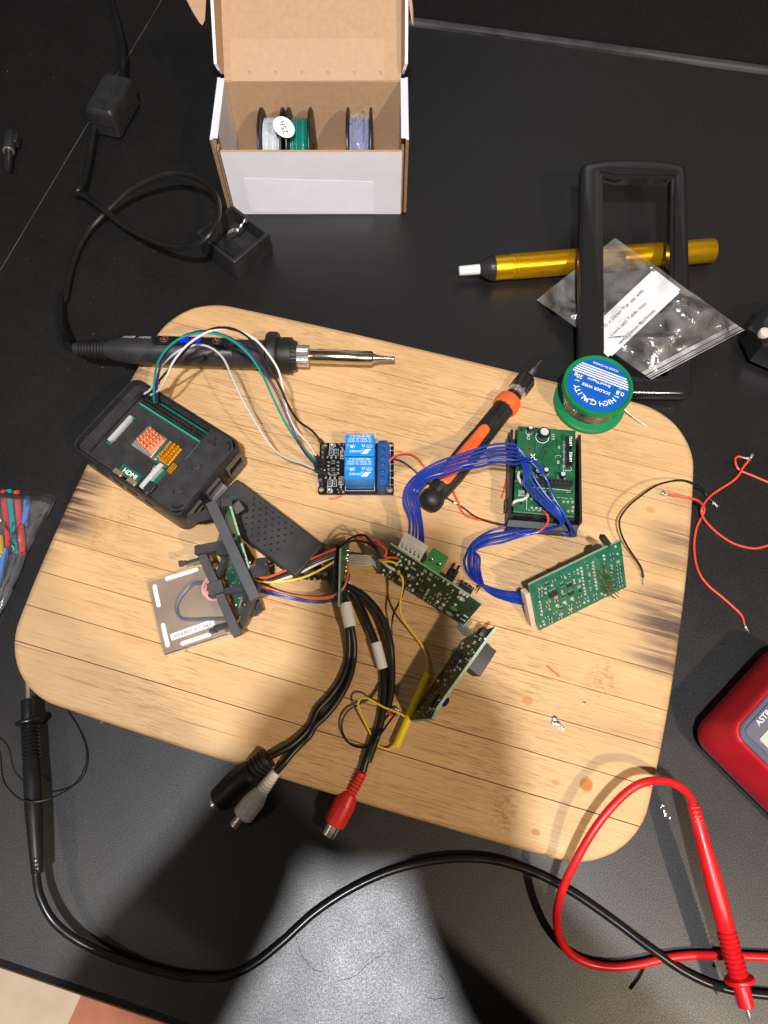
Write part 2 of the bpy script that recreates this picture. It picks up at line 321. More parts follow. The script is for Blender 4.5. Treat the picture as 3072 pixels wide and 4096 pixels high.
# ================================================================ CUTTING BOARD
def bamboo():
    m=bpy.data.materials.new('bamboo'); m.use_nodes=True; nt=m.node_tree; b=nt.nodes['Principled BSDF']; N=nt.nodes.new; L=nt.links.new
    tc=N('ShaderNodeTexCoord'); oi=N('ShaderNodeObjectInfo')
    of=N('ShaderNodeCombineXYZ'); mm=N('ShaderNodeMath'); mm.operation='MULTIPLY'; mm.inputs[1].default_value=3.; L(oi.outputs['Random'],mm.inputs[0]); L(mm.outputs[0],of.inputs[0]); L(mm.outputs[0],of.inputs[2])
    ad=N('ShaderNodeVectorMath'); ad.operation='ADD'; L(tc.outputs['Object'],ad.inputs[0]); L(of.outputs[0],ad.inputs[1])
    def sn(scale,stretch,detail=4,rough=.6,src=ad.outputs[0],rot=0):
        mp=N('ShaderNodeMapping'); mp.inputs['Scale'].default_value=stretch; mp.inputs['Rotation'].default_value=(0,0,rot); L(src,mp.inputs['Vector'])
        n=N('ShaderNodeTexNoise'); n.inputs['Scale'].default_value=scale; n.inputs['Detail'].default_value=detail; n.inputs['Roughness'].default_value=rough; L(mp.outputs[0],n.inputs['Vector']); return n.outputs['Fac']
    def mr(src,a,b_,c,d):
        q=N('ShaderNodeMapRange'); q.inputs['From Min'].default_value=a; q.inputs['From Max'].default_value=b_; q.inputs['To Min'].default_value=c; q.inputs['To Max'].default_value=d; L(src,q.inputs['Value']); return q.outputs[0]
    def math_(op,a,b_):
        q=N('ShaderNodeMath'); q.operation=op
        for i,s in enumerate((a,b_)):
            if isinstance(s,(int,float)): q.inputs[i].default_value=s
            else: L(s,q.inputs[i])
        return q.outputs[0]
    def mixc(fac,a,b_,mode='MIX'):
        q=N('ShaderNodeMix'); q.data_type='RGBA'; q.blend_type=mode
        if isinstance(fac,(int,float)): q.inputs['Factor'].default_value=fac
        else: L(fac,q.inputs['Factor'])
        for nm,s in (('A',a),('B',b_)):
            if isinstance(s,tuple): q.inputs[nm].default_value=s
            else: L(s,q.inputs[nm])
        return q.outputs['Result']
    broad=sn(30,(.5,1.6,1),3); fine=sn(1,(9,900,1),5,.65); vfine=sn(1,(22,2600,1),3)
    c=mixc(mr(broad,.35,.65,0,1),(.56,.345,.16,1),(.67,.435,.215,1))
    c=mixc(mr(oi.outputs['Random'],0,1,0,.55),c,(.61,.388,.186,1))
    c=mixc(mr(fine,.55,.74,0,.46),c,(.30,.155,.055,1))
    c=mixc(mr(vfine,.50,.72,0,.45),c,(.36,.20,.08,1))
    # sparse long dark fibres
    fib=sn(1,(16,760,1),3,.55); c=mixc(mr(fib,.63,.71,0,.5),c,(.22,.10,.035,1))
    # knife scratches in crossing directions, worn into the middle of the board
    mid=sn(14,(1,1,1),3,.5,tc.outputs['Object'])
    s1=sn(1,(60,1500,1),2,.5,tc.outputs['Object'],R(62)); s2=sn(1,(50,1500,1),2,.5,tc.outputs['Object'],R(98)); s3=sn(1,(50,1300,1),2,.5,tc.outputs['Object'],R(-40))
    sc=math_('MAXIMUM',math_('MAXIMUM',mr(s1,.60,.66,0,1),mr(s2,.585,.65,0,1)),mr(s3,.63,.69,0,1))
    sc=math_('MULTIPLY',sc,mr(mid,.36,.56,.15,1)); 
    sep=N('ShaderNodeSeparateXYZ'); L(tc.outputs['Object'],sep.inputs[0]); X,Y=sep.outputs[0],sep.outputs[1]
    endfade=mr(math_('ABSOLUTE',X,0),.12,.185,1,.1); sc=math_('MULTIPLY',sc,endfade)
    c=mixc(math_('MULTIPLY',sc,.75),c,(.33,.18,.07,1))
    # scorch and grime at board ends, bamboo nodes: each with its own place on the board
    def blob(x,y,rx,ry,edge=1.):
        q=N('ShaderNodeVectorMath'); q.operation='MULTIPLY_ADD'; L(tc.outputs['Object'],q.inputs[0]); q.inputs[1].default_value=(1/rx,1/ry,0); q.inputs[2].default_value=(-x/rx,-y/ry,0)
        ln=N('ShaderNodeVectorMath'); ln.operation='LENGTH'; L(q.outputs[0],ln.inputs[0]); return mr(ln.outputs['Value'],1.15,.25,0,1)
    streak=mr(sn(1,(14,380,1),4,.6,tc.outputs['Object']),.36,.58,.25,1)
    for px,py,rx,ry,st in STAINS:
        c=mixc(math_('MULTIPLY',math_('MULTIPLY',blob(px,py,rx,ry),streak),st),c,(.085,.05,.045,1))
    dots=sn(1,(260,700,1),3,.7,tc.outputs['Object'])
    for px,py,rx,ry,st in NODES_:
        c=mixc(math_('MULTIPLY',math_('MULTIPLY',blob(px,py,rx,ry),mr(dots,.47,.6,0,1)),st*.7),c,(.34,.15,.045,1))
    for px,py,rx,ry,st in SPOTS:
        c=mixc(math_('MULTIPLY',mr(blob(px,py,rx,ry),.2,.5,0,1),st),c,(.42,.15,.02,1))
    L(c,b.inputs['Base Color']); b.inputs['Roughness'].default_value=.5; b.inputs['Specular IOR Level'].default_value=.35
    h=math_('SUBTRACT',math_('MULTIPLY',fine,-.6),sc); bp=N('ShaderNodeBump'); bp.inputs['Strength'].default_value=.35; bp.inputs['Distance'].default_value=.0003; L(h,bp.inputs['Height']); L(bp.outputs[0],b.inputs['Normal'])
    return m
AB=R(-15.8); B1=Vector((math.cos(AB),math.sin(AB),0)); B2=Vector((-math.sin(AB),math.cos(AB),0))
BC=B1*(-.0503)+B2*.146
Mb=frame((BC.x,BC.y,0),B1); Mbi=Mb.inverted()
def bl(k,x,y): return Mbi @ W(k,x,y,ZB)
def st(k,x,y,rx,ry,s): p=bl(k,x,y); return (p.x,p.y,rx,ry,s)
STAINS=[st('K9',385,110,.022,.020,1.),st('K9',340,240,.026,.014,.95),st('K9',240,420,.014,.012,.45),st('K9',430,30,.020,.008,.7),st('K13',200,800,.02,.02,.5),
 st('K10',760,980,.026,.012,.7),st('K10',700,1180,.022,.012,.5),st('K10',640,1700,.030,.018,.95),st('K10',700,1830,.022,.01,.9),st('K10',640,1560,.02,.012,.5),st('K10',600,2100,.03,.012,.6),st('K11',800,180,.022,.014,.6),st('K10',850,700,.02,.014,.3),st('K11',560,600,.03,.01,.25),st('K4',540,440,.012,.01,.5)]
NODES_=[st('K11',430,340,.012,.010,1.),st('K11',430,240,.010,.010,.7),st('K12',1450,180,.011,.014,.8),st('K9',510,310,.008,.016,.8),st('K4',450,1330,.008,.012,.8),st('K4',330,1300,.01,.01,.4),st('D',700,770,.008,.012,.4),st('K10',200,180,.014,.012,.4),st('K10',700,600,.01,.006,.5),st('D',1090,1740,.009,.014,.7)]
SPOTS=[st('K11',340,885,.0045,.0045,.95),st('K11',60,1150,.003,.002,.7),st('K11',15,420,.004,.003,.6),st('D',1200,1690,.003,.002,.5),st('K10',510,750,.004,.003,.4)]
bam=bamboo()
def outline(n=240):
    # 398 x 302 mm, sides slightly bowed, corners of about 42 mm
    hw,hh,r=.1995,.1515,.040; pts=[]
    base=rrect(2*hw,2*hh,r,14)
    # subdivide straight runs
    out=[]
    for i in range(len(base)):
        a=base[i];b=base[(i+1)%len(base)]; d=math.dist(a,b); k=max(1,int(d/.008))
        for j in range(k): out.append((a[0]+(b[0]-a[0])*j/k,a[1]+(b[1]-a[1])*j/k))
    return [(x*(1-.046*(abs(y)/hh)**2.2),y*(1-.022*(abs(x)/hw)**2.2)) for x,y in out]
OUT=outline()
def clip(poly,y0,y1):
    def half(p,f):
        o=[]
        for i in range(len(p)):
            a=p[i];b=p[(i+1)%len(p)];fa=f(a);fb=f(b)
            if fa>=0:o.append(a)
            if (fa>=0)!=(fb>=0):
                t=fa/(fa-fb);o.append((a[0]+(b[0]-a[0])*t,a[1]+(b[1]-a[1])*t))
        return o
    return half(half(poly,lambda p:p[1]-y0),lambda p:y1-p[1])
def shrink(poly,d):
    n=len(poly); o=[]
    for i in range(n):
        a=Vector(poly[i-1]);b=Vector(poly[(i+1)%n]); t=b-a
        if t.length<1e-9: o.append(poly[i]);continue
        t.normalize(); o.append((poly[i][0]-t.y*d,poly[i][1]+t.x*d))
    return o
board=thing('cutting_board','large bamboo cutting board with rounded corners under the electronics','cutting board',Mb)
JO=[25,47.1,69.2,91.2,113,135,157.5,179.7,202,224,246.5,268.5]; JO=[j/1000-.146 for j in JO]; ys=[-.16]+JO+[.16]
for i in range(len(ys)-1):
    g=.00022 if i not in(0,) else .0003
    def lay(ins):
        o=shrink(OUT,ins) if ins else OUT
        return clip(o,ys[i]+g,ys[i+1]-g)
    zt=ZB-random.uniform(0,.0003)
    mb=MB()
    loops=[]
    full=clip(OUT,ys[i]+g,ys[i+1]-g)
    cx=sum(p[0] for p in full)/len(full)
    def sc_(ins,p):  # pull outline points inwards towards plank's middle line, used for the rounded outer rim
        f=(1-ins/.2); return (p[0]*f,p[1] if abs(p[1])<.1385 else p[1]-math.copysign(ins,p[1])*((abs(p[1])-.1385)/.013))
    for ins,z in ((.003,0),(.0008,.0012),(0,.004),(0,.0125),(.0007,.0155),(.0022,.0172),(.0045,zt)):
        loops.append([(*sc_(ins,p),z) for p in full])
    mb.loft(loops); mb.build('plank',bam,board,angle=50)
mb=MB(); mb.loft([(shrink(OUT,.004),.003),(shrink(OUT,.004),.0165)]); mb.build('glue_core',mat('glue_dark',(.05,.03,.018),.8),board)
# ================================================================ CARDBOARD BOX OF WIRE SPOOLS
card_white=mat('card_white',(.74,.74,.81),.6,var=.04,vscale=40,bump=.1,bscale=600)
card_brown=mat('card_brown',(.46,.285,.165),.75,var=.07,vscale=250,bump=.12,bscale=900)
card_edge=mat('card_edge',(.30,.17,.09),.85,var=.25,vscale=600)
tape=mat('tape',(.84,.84,.93),.18,var=.03)
bx0,bx1,by0,by1=-.1268,.0182,.4430,.5088
box=thing('cardboard_box','open white cardboard box with brown lid, holding spools of wire','box',((bx0+bx1)/2,by0,0))
def bp(name,c,s,mats,face=None):
    """card sheet: slot 0 outside colour, slot 1 (the face looking along 'face') other colour"""
    mb=MB(); mb.box(c,s); o=mb.build(name,mats,box,world=True,angle=20)
    if face is not None:
        f=Vector(face)
        for p in o.data.polygons:
            if p.normal.dot(f)>.9: p.material_index=1
    return o
T=.0022
bp('base_panel',((bx0+bx1)/2,(by0+by1)/2,.0015),(bx1-bx0-.008,by1-by0-.002,T),[card_brown])
o=bp('front_panel',((bx0+bx1)/2+.0005,by0+T/2,.0302),(bx1-bx0-.0105,T,.0600),[card_white,card_brown],(0,0,1))
o=bp('back_panel',((bx0+bx1)/2,by1-T/2,.034),(bx1-bx0-.006,T,.068),[card_white,card_brown],(0,-1,0))
for p in o.data.polygons:
    if p.normal.z>.9: p.material_index=1
for sx,x in ((-1,bx0),(1,bx1)):
    o=bp('side_panel',(x-sx*.0012,(by0+by1)/2+.0005,.0355),(T,by1-by0-.001,.069),[card_white,card_edge],(0,-1,0))
    o=bp('side_panel',(x-sx*.0046,(by0+by1)/2+.003,.0352),(T,by1-by0-.012,.0685),[card_white,card_edge],(0,-1,0))
    mb=MB(); mb.box((x-sx*.0029,(by0+by1)/2+.001,.0697),(.0056,by1-by0-.004,.0012),bev=.0005); mb.build('folded_rim',card_white,box,world=True)
    o=bp('corner_tab',(x-sx*.0042,by0+.0042,.031),(.0016,.006,.060),[card_edge])
# tape strip on the front
mb=MB(); P=[W('K2',410,1072,0),W('K2',1195,1095,0),W('K2',1200,1297,0),W('K2',430,1285,0)]
Mfp=frame((0,by0-.0002,0),(1,0,0),(0,-1,0))
q=[hit(Mfp,'K2',*p) for p in ((412,1074),(1195,1097),(1199,1288),(460,1280))]
mb.loft([[ (p.x,p.y,.0) for p in q],[(p.x,p.y,.00012) for p in q]],Mfp); mb.build('clear_tape',tape,box,world=True)
# lid hinged at the back, leaning back
hinge=Vector(((bx0+bx1)/2,by1-.001,.0685)); ldir=Vector((0,.83,.56)).normalized(); ln=Vector((1,0,0)).cross(ldir)
if ln.y>0: ln=-ln
Ml=frame(hinge,(1,0,0),ln)   # local y runs up the lid
if Ml.col[1].to_3d().dot(ldir)<0: Ml=frame(hinge,(-1,0,0),ln)
Lw,Ll=.1345,.066
mb=MB(); mb.loft([(rrect(Lw,Ll,.001,2,0,Ll/2),-T),(rrect(Lw,Ll,.001,2,0,Ll/2),0)],Ml); lid=mb.build('lid',[card_white,card_brown],box,world=True,angle=20)
nl=(Ml.to_3x3()@Vector((0,0,1)))
for p in lid.data.polygons:
    if p.normal.dot(nl)>.9: p.material_index=1
for i,x in enumerate((450,607,765,923,1082,1241)):
    p=hit(Ml,'K2',x,440); mb=MB(); a=[(p.x+.0011*math.cos(t),p.y+.0013*math.sin(t)) for t in [2*math.pi*k/14 for k in range(14)]]; b_=[(p.x+.0008*math.cos(t),p.y+.0010*math.sin(t)) for t in [2*math.pi*k/14 for k in range(14)]]
    mb.holes(a,[b_],.0001,.00042,Ml); mb.build('pressed_ring',card_edge,lid,world=True)
q=[hit(Ml,'K2',*p) for p in ((330,235),(1264,232),(1264,487),(340,490))]
mb=MB(); mb.loft([[(p.x,p.y,.00005) for p in q],[(p.x,p.y,.0002) for p in q]],Ml); mb.build('paper_patch',mat('card_patch',(.48,.30,.175),.6,var=.06,vscale=200),lid,world=True)
for sx in (-1,1):
    s=1 if Ml.col[0].x>0 else -1; sg=sx*s
    mb=MB(); f=[(0,.004,0),(0,Ll,0),(sg*.0025,Ll,.016),(sg*.0025,.0065,.013),(sg*.001,.004,.008)]
    f2=[(p[0]+sg*T,p[1],p[2]) for p in f]
    mb.loft([[(sg*Lw/2+p[0],p[1],p[2]) for p in f],[(sg*Lw/2+p[0],p[1],p[2]) for p in f2]],Ml); o=mb.build('lid_side',[card_white,card_brown],box,world=True,angle=20)
    for p in o.data.polygons:
        if p.normal.x*sx<-.5: p.material_index=1
for sx,pts in ((-1,((50,-40),(110,75),(150,140),(166,152),(180,120),(190,-40))),(1,((1404,-40),(1418,70),(1430,145),(1436,150),(1434,60),(1424,-40)))):
    mb=MB(); P=[W('K2',x,y,.104-(y+40)*.00004) for x,y in pts]; mb.plate(P,.0018,Vector((-.3*sx,-.6,.7)).normalized()); mb.build('tuck_ear',card_brown,box,world=True)
# spools
spool_black=mat('spool_black',(.010,.010,.011),.4,var=.15); 
def wire_spool(x0,x1,coil_m,label,ytop=.026):
    c=Vector(((x0+x1)/2,.4760,.0330)); r=.0298
    t=thing('wire_spool',label,'wire spool',(c.x,c.y,.0025),'spools of hook-up wire in the box')
    for x in (x0,x1):
        s=1 if x==x1 else -1
        mb=MB(); mb.lathe([(.006,-s*.0002),(.006,0),(r-.001,0),(r,.0006),(r,.0016),(r-.0008,.0022),(.006,.0022),(.006,-s*.0002)],40,axis((x-.0011,c.y,c.z),(1,0,0)),cap=False); mb.build('flange',spool_black,t,world=True)
    mb=MB(); mb.cyl((x0,c.y,c.z),(x1,c.y,c.z),.0075,n=24); mb.build('core',spool_black,t,world=True)
    mb=MB(); n=9; L=[]
    wdt=(x1-x0-.003)
    for i in range(n*4+1):
        u=i/(n*4); L.append((.0222+.0009*abs(math.sin(math.pi*u*n))+random.uniform(-.0002,.0002)-.0012*(abs(u-.5)*2)**4,u*wdt))
    L=[(.008,0)]+L+[(.008,wdt)]
    mb.lathe(L,40,axis((x0+.0015,c.y,c.z),(1,0,0)),cap=False); mb.build('wire_coil',coil_m,t,world=True,angle=80)
    return t
coat_w=mat('coil_white',(.56,.60,.62),.22,var=.1,vscale=300); coat_g=mat('coil_green',(.012,.20,.16),.2,var=.15,vscale=300); coat_b=mat('coil_blue',(.09,.13,.32),.2,var=.2,vscale=200)
sx=lambda x: W('K28',x,150,.054).x
wire_spool(sx(110),sx(312),coat_w,'white wire wound on a black spool, leftmost in the box')
ts=wire_spool(sx(368),sx(575),coat_g,'green wire wound on a black spool, middle one in the box')
tb=wire_spool(sx(930),sx(1146),coat_b,'blue wire under cling wrap on a black spool, rightmost in box')
wrap=bpy.data.materials.new('cling_film'); wrap.use_nodes=True; nt=wrap.node_tree; b=nt.nodes['Principled BSDF']
b.inputs['Base Color'].default_value=(.9,.9,.95,1); b.inputs['Roughness'].default_value=.12; b.inputs['Alpha'].default_value=.16; b.inputs['Specular IOR Level'].default_value=.9
mb=MB(); x0,x1=sx(930)+.0015,sx(1146)-.0015
L=[]
for i in range(15):
    u=i/14; L.append([(x0+(x1-x0)*u,.4760+(.0248+.0016*math.sin(k*1.9+i*1.3)+.0012*random.random()+(.003 if (u>.75 and 6<k<15) else 0))*math.cos(2*math.pi*k/40),.0330+(.0248+.0012*math.sin(k*2.3+i*.9)+.0010*random.random()+(.003 if u>.75 and 6<k<15 else 0))*math.sin(2*math.pi*k/40)) for k in range(40)])
mb.loft(L,None,False,False); mb.build('cling_wrap',wrap,tb,world=True,angle=25)
# round price sticker leaning on the spools
sp=W('K28',322,305,.0655); sn_=(CAMP-sp+Vector((.05,-.12,0))).normalized(); Ms=frame(sp,(.75,-.02,.45),sn_)
sti=thing('sticker','oval white tag reading 25ft stuck between two spools','tag',Ms)
mb=MB(); e=[(.0064*math.cos(a),.0084*math.sin(a)) for a in [2*math.pi*i/32 for i in range(32)]]; mb.loft([(e,-.0004),(e,0)],Matrix.Rotation(R(28),4,'Z')); mb.build('disc',paper,sti)
text(sti,'25ft',0,0,.0001,.0058,R(78),ink,bold=-.004)
# ================================================================ SOLDERING IRON
Zi=.0315
ax0=W('K4',140,293,.030); ax1=W('K5',525,118,.0305)
iron=thing('soldering_iron','black soldering iron with metal tip lying across the board, its cord coiled behind','soldering iron',(ax1.x-.09,ax1.y,ZB))
axd=(ax1-ax0).normalized(); Lt=(ax1-ax0).length
def ipos(k,x,y): p=W(k,x,y,.031); return (p-ax0).dot(axd)
Mi_=axis(ax0,axd)
iron_h=mat('iron_handle',(.026,.026,.028),.42,var=.15,vscale=100,bump=.08,bscale=2500)
h0=ipos('K4',360,290); h1=ipos('K4',1105,330); h2=ipos('K4',1300,330); c0=ipos('K4',1308,320); c1=ipos('K4',1385,320); n1=ipos('K4',1490,325); n2=ipos('K4',1565,328); t0=ipos('K5',405,105)
mb=MB(); mb.along(ax0,ax1,[(.0015,0),(.0036,.0006),(.0042,.002),(.0062,h0),(.0080,h0+.004),(.0094,h0+.016),(.0098,h0+.03),(.0098,h1),(.0094,h1+.001),(.0098,h1+.002),(.0100,h2),(.0100,c0)],28); mb.build('handle',iron_h,iron,world=True)
mb=MB()
for i in range(9):
    s=.004+i*(h0-.006)/9; r=.0042+.0022*s/h0
    mb.along(ax0+axd*s,ax0+axd*(s+.0016),[(r,0),(r+.0009,.0003),(r+.0009,.0013),(r,.0016)],16)
mb.build('strain_relief',black_rubber,iron,world=True)
mb=MB(); mb.along(ax0,ax1,[(.0108,c0),(.0148,c0+.0006),(.0158,c0+.002),(.0158,c1-.002),(.0148,c1-.0005),(.0120,c1)],36); mb.build('finger_guard',black_rubber,iron,world=True)
mb=MB(); L=[]
for s,r in ((c1,.0118),(c1+.004,.0122),(c1+.009,.0120),(c1+.0092,.0108),(n1-.003,.0104),(n1,.0096)): L.append([Vector(((r+(.0003 if k%2 else 0))*math.cos(2*math.pi*k/60),(r+(.0003 if k%2 else 0))*math.sin(2*math.pi*k/60),s)) for k in range(60)])
mb.loft(L,Mi_); mb.build('ribbed_collar',black_rubber,iron,world=True)
mb=MB(); L=[]
for s,r in ((n1,.0066),(n1+.0006,.0072),(n2-.0006,.0072),(n2,.0066)): L.append([Vector(((r+(.0004 if k%2 else 0))*math.cos(2*math.pi*k/56),(r+(.0004 if k%2 else 0))*math.sin(2*math.pi*k/56),s)) for k in range(56)])
mb.loft(L,Mi_); mb.build('knurled_nut',chrome,iron,world=True,angle=15)
barrel=mat('barrel',(.60,.52,.38),.2,1,var=.12,vscale=60)
mb=MB(); mb.along(ax0,ax1,[(.0045,n2),(.0048,n2+.0008),(.0048,t0-.0012),(.0040,t0),(.0022,t0+.0002)],28); mb.build('barrel',barrel,iron,world=True)
for a in (R(-60),R(55)):
    for s in (n2+.006,n2+.024): 
        mb=MB(); M_=Mi_@Matrix.Rotation(a,4,'Z')@Matrix.Translation((0,.0047,s+.002)); mb.box((0,0,0),(.0012,.0006,.005),M_); mb.build('vent_slot',hole_dark,iron,world=True)
mb=MB(); mb.along(ax0,ax1,[(.0032,t0-.0005),(.0030,t0+.001),(.0019,t0+.006),(.0016,Lt-.003),(.0017,Lt-.001),(.0011,Lt)],18); mb.build('tip',mat('iron_tip',(.45,.46,.48),.25,1,var=.15,vscale=300),iron,world=True)
# control strip on top of the handle
vz=(CAMP-(ax0+axd*.09)).normalized(); up=(Vector((0,.30,1))-axd*axd.dot(Vector((0,.30,1)))).normalized()
def irf(k,x,y,r=.0108):
    p=W(k,x,y,.0415); s=(p-ax0).dot(axd); return s
Mt=frame(ax0+up*.0098,axd,up)
s0=irf('K22',830,215); s1=irf('K22',1580,240)
mb=MB(); mb.loft([(rrect(s1-s0,.0085,.004,5,(s0+s1)/2,0),-.0012),(rrect(s1-s0,.0085,.004,5,(s0+s1)/2,0),.0003),(rrect(s1-s0-.001,.0075,.0037,5,(s0+s1)/2,0),.0007)],Mt); mb.build('control_panel',black_gloss,iron,world=True)
for x,y,fl in ((950,217,1),(1450,231,-1)):
    s=irf('K22',x,y); mb=MB(); mb.holes(circ(s,0,.0029,24),[circ(s,0,.0025,24)],.0006,.00085,Mt); mb.build('button_ring',chrome,iron,world=True)
    mb=MB(); tri=[(s-.0016,-.0008*fl),(s+.0016,-.0008*fl),(s,.0013*fl)]; tri=tri if fl>0 else tri[::-1]; mb.loft([(tri,.0006),(tri,.0010)],Mt); mb.build('arrow_mark',mat('button_red',(.62,.05,.05),.4),iron,world=True)
dig=mat('digits_blue',(.0,.0,.3),.4,emit=((.004,.01,1.),3.2))
def seg7(cx,cy,h,segs,name):
    mb=MB(); w_=h*.52; t=.00055
    for sgm in segs:
        if sgm in 'adg':
            yy=cy+{'a':h/2,'d':-h/2,'g':0}[sgm]; mb.box((cx,yy,.0009),(w_*.8,t,.0003),Mt)
        else:
            xx=cx+(w_/2 if sgm in 'bc' else -w_/2); yy=cy+(h/4 if sgm in 'bf' else -h/4); mb.box((xx,yy,.0009),(t,h*.4,.0003),Mt)
    mb.build(name,dig,iron,world=True)
for x,sg in ((1120,'abcdeg'),(1163,'acdefg'),(1225,'abdefg'),(1275,'bcfgad')): seg7(irf('K22',x,230),-.0002,.0042,sg,'digit')
Mtx=frame(ax0+(up*.97+Vector((0,.2,0))).normalized()*.0096,axd,(up*.97+Vector((0,.2,0))))
text(iron,'908V  80W',0,0,0,.0050,R(180),mat('print_pale',(.55,.55,.55),.5),M=Matrix.Translation((0,0,0)),shear=.15) if False else None
s=irf('K22',690,185); MM=ROOTM[iron.name].inverted()@Mtx
text(iron,'908V  80W',s,.0006,.0002,.0042,R(180),mat('print_pale',(.55,.55,.55),.5),M=MM,shear=.15)
# cord: iron -> loop -> inline supply -> away
cp=[('K4',142,293,.030),('K4',105,270,.027),('D',140,728,.02),('D',130,690,.012),('D',132,640,.006),('K1',390,1810,.004),('K1',420,1660,.0035),('K1',455,1545,.0035),('K1',505,1440,.004),('K1',575,1345,.006),('K1',665,1255,.011),('K1',765,1160,.018),('K1',880,1092,.024),('K1',1000,1050,.028),('K1',1110,1048,.030),('K1',1225,1092,.032),('K1',1300,1180,.036),('K1',1318,1285,.040),('K1',1275,1400,.040),('K1',1200,1468,.036),('K1',1100,1492,.030),('K1',980,1472,.024),('K1',870,1428,.019),('K1',750,1362,.016),('K1',650,1285,.0165),('K1',560,1215,.014),('K1',490,1170,.010),('K1',448,1168,.008),('K1',470,1148,.011),('K1',500,1110,.010),('K1',522,1040,.007),('K1',545,930,.006),('K1',565,800,.008),('K1',580,715,.011)]
mb=MB(); mb.tube([W(*p) for p in cp],.0024,10,7); mb.build('cord',cable_black,iron,world=True)
mb=MB(); mb.tube([W(*p) for p in (('K1',738,430,.012),('K1',746,350,.012),('K1',735,250,.010),('K1',705,120,.008),('K1',670,0,.006),('K1',640,-120,.005))],.0024,10,7); mb.build('mains_lead',cable_black,iron,world=True)
P=[W('K1',*p,.026) for p in ((640,415),(785,480),(665,700),(500,645))]; cx=sum(P,Vector())/4; xd=((P[2]-P[1])+(P[3]-P[0]))
Ma=frame((cx.x,cx.y,0),xd); Lx=xd.length/2; Wy=((P[1]-P[0]).length+(P[2]-P[3]).length)/2
mb=MB(); mb.loft([(rrect(Lx-.004,Wy-.004,.003),.0005),(rrect(Lx,Wy,.0035),.003),(rrect(Lx,Wy,.0035),.022),(rrect(Lx-.0015,Wy-.0015,.003),.0245),(rrect(Lx-.005,Wy-.005,.0025),.0262)],Ma); mb.build('inline_supply',black_plastic,iron,world=True)
mb=MB(); mb.holes(rrect(Lx+.0006,Wy+.0006,.0037),[rrect(Lx-.001,Wy-.001,.003)],.0125,.0133,Ma); mb.build('supply_seam',black_gloss,iron,world=True)
# ================================================================ IRON STAND (black tray with spring clip)
P=[W('K1',*p,.021) for p in ((1175,1410),(1390,1240),(1640,1400),(1412,1580))]; c=sum(P,Vector())/4
xd=(P[1]-P[0])+(P[2]-P[3]); Mst=frame((c.x,c.y,0),xd); Lx=xd.length/2; Wy=((P[3]-P[0]).length+(P[2]-P[1]).length)/2
stand=thing('iron_stand','small black plastic soldering iron rest with a bent metal strip, before the box','stand',Mst)
mb=MB(); mb.loft([(rrect(Lx,Wy,.0012,2),.0004),(rrect(Lx,Wy,.0012,2),.0205),(rrect(Lx-.001,Wy-.001,.001,2),.021),(rrect(Lx-.005,Wy-.005,.001,2),.021),(rrect(Lx-.0055,Wy-.0055,.001,2),.0205),(rrect(Lx-.006,Wy-.006,.001,2),.007)]); mb.build('tray',black_plastic,stand)
mb=MB(); 
mb.loft([[(-Lx/2+.004,-Wy/2+.004+j*(Wy-.008),.0195),(-Lx/2+.013,-Wy/2+.004+j*(Wy-.008),.019),(.001,-Wy/2+.004+j*(Wy-.008),.008),(.001,-Wy/2+.004+j*(Wy-.008),.007),(-Lx/2+.004,-Wy/2+.004+j*(Wy-.008),.007)] for j in (0,1)]); mb.build('sloped_deck',black_gloss,stand)
a=Mst.inverted()@W('K1',1370,1420,.020); b_=Mst.inverted()@W('K1',1490,1330,.021); L=[]
mb=MB()
for i in range(13):
    u=i/12; p=a.lerp(b_,u); z=.0205+.0018*math.sin(u*9)+.0008*math.sin(u*23); L.append([(p.x-.0009,p.y-.0006,z-.0012),(p.x+.0010,p.y+.0006,z),(p.x+.0010,p.y+.0006,z+.0004),(p.x-.0009,p.y-.0006,z-.0008)])
mb.loft(L); mb.build('spring_clip',chrome,stand)
# ================================================================ small plug at the left edge
p0=W('K1',62,810,.007); p1=W('K1',52,912,.007); p2=W('K1',48,1030,.005)
plug=thing('jack_plug','small black jack plug lying at the left edge of the counter','plug',(p0.x,p0.y,0))
mb=MB(); mb.along(p0,p1,[(.0035,-.002),(.0046,0),(.0048,.006),(.0048,(p1-p0).length-.002),(.0042,(p1-p0).length)],20); mb.build('sleeve',black_plastic,plug,world=True)
mb=MB(); mb.along(p1,p2,[(.0034,0),(.0034,.0008),(.0030,.001),(.0028,(p2-p1).length-.002),(.0020,(p2-p1).length)],16); mb.build('pin',black_gloss,plug,world=True)
mb=MB(); mb.along(p1,p2,[(.0046,-.0006),(.0047,0),(.0046,.0006)],18); mb.build('metal_ring',chrome,plug,world=True)
mb=MB(); mb.box((0,0,0),(.003,.010,.007),Matrix.Translation(p0.lerp(p1,.3)+Vector((.0055,0,-.001))),bev=.001); mb.build('latch',black_plastic,plug,world=True)
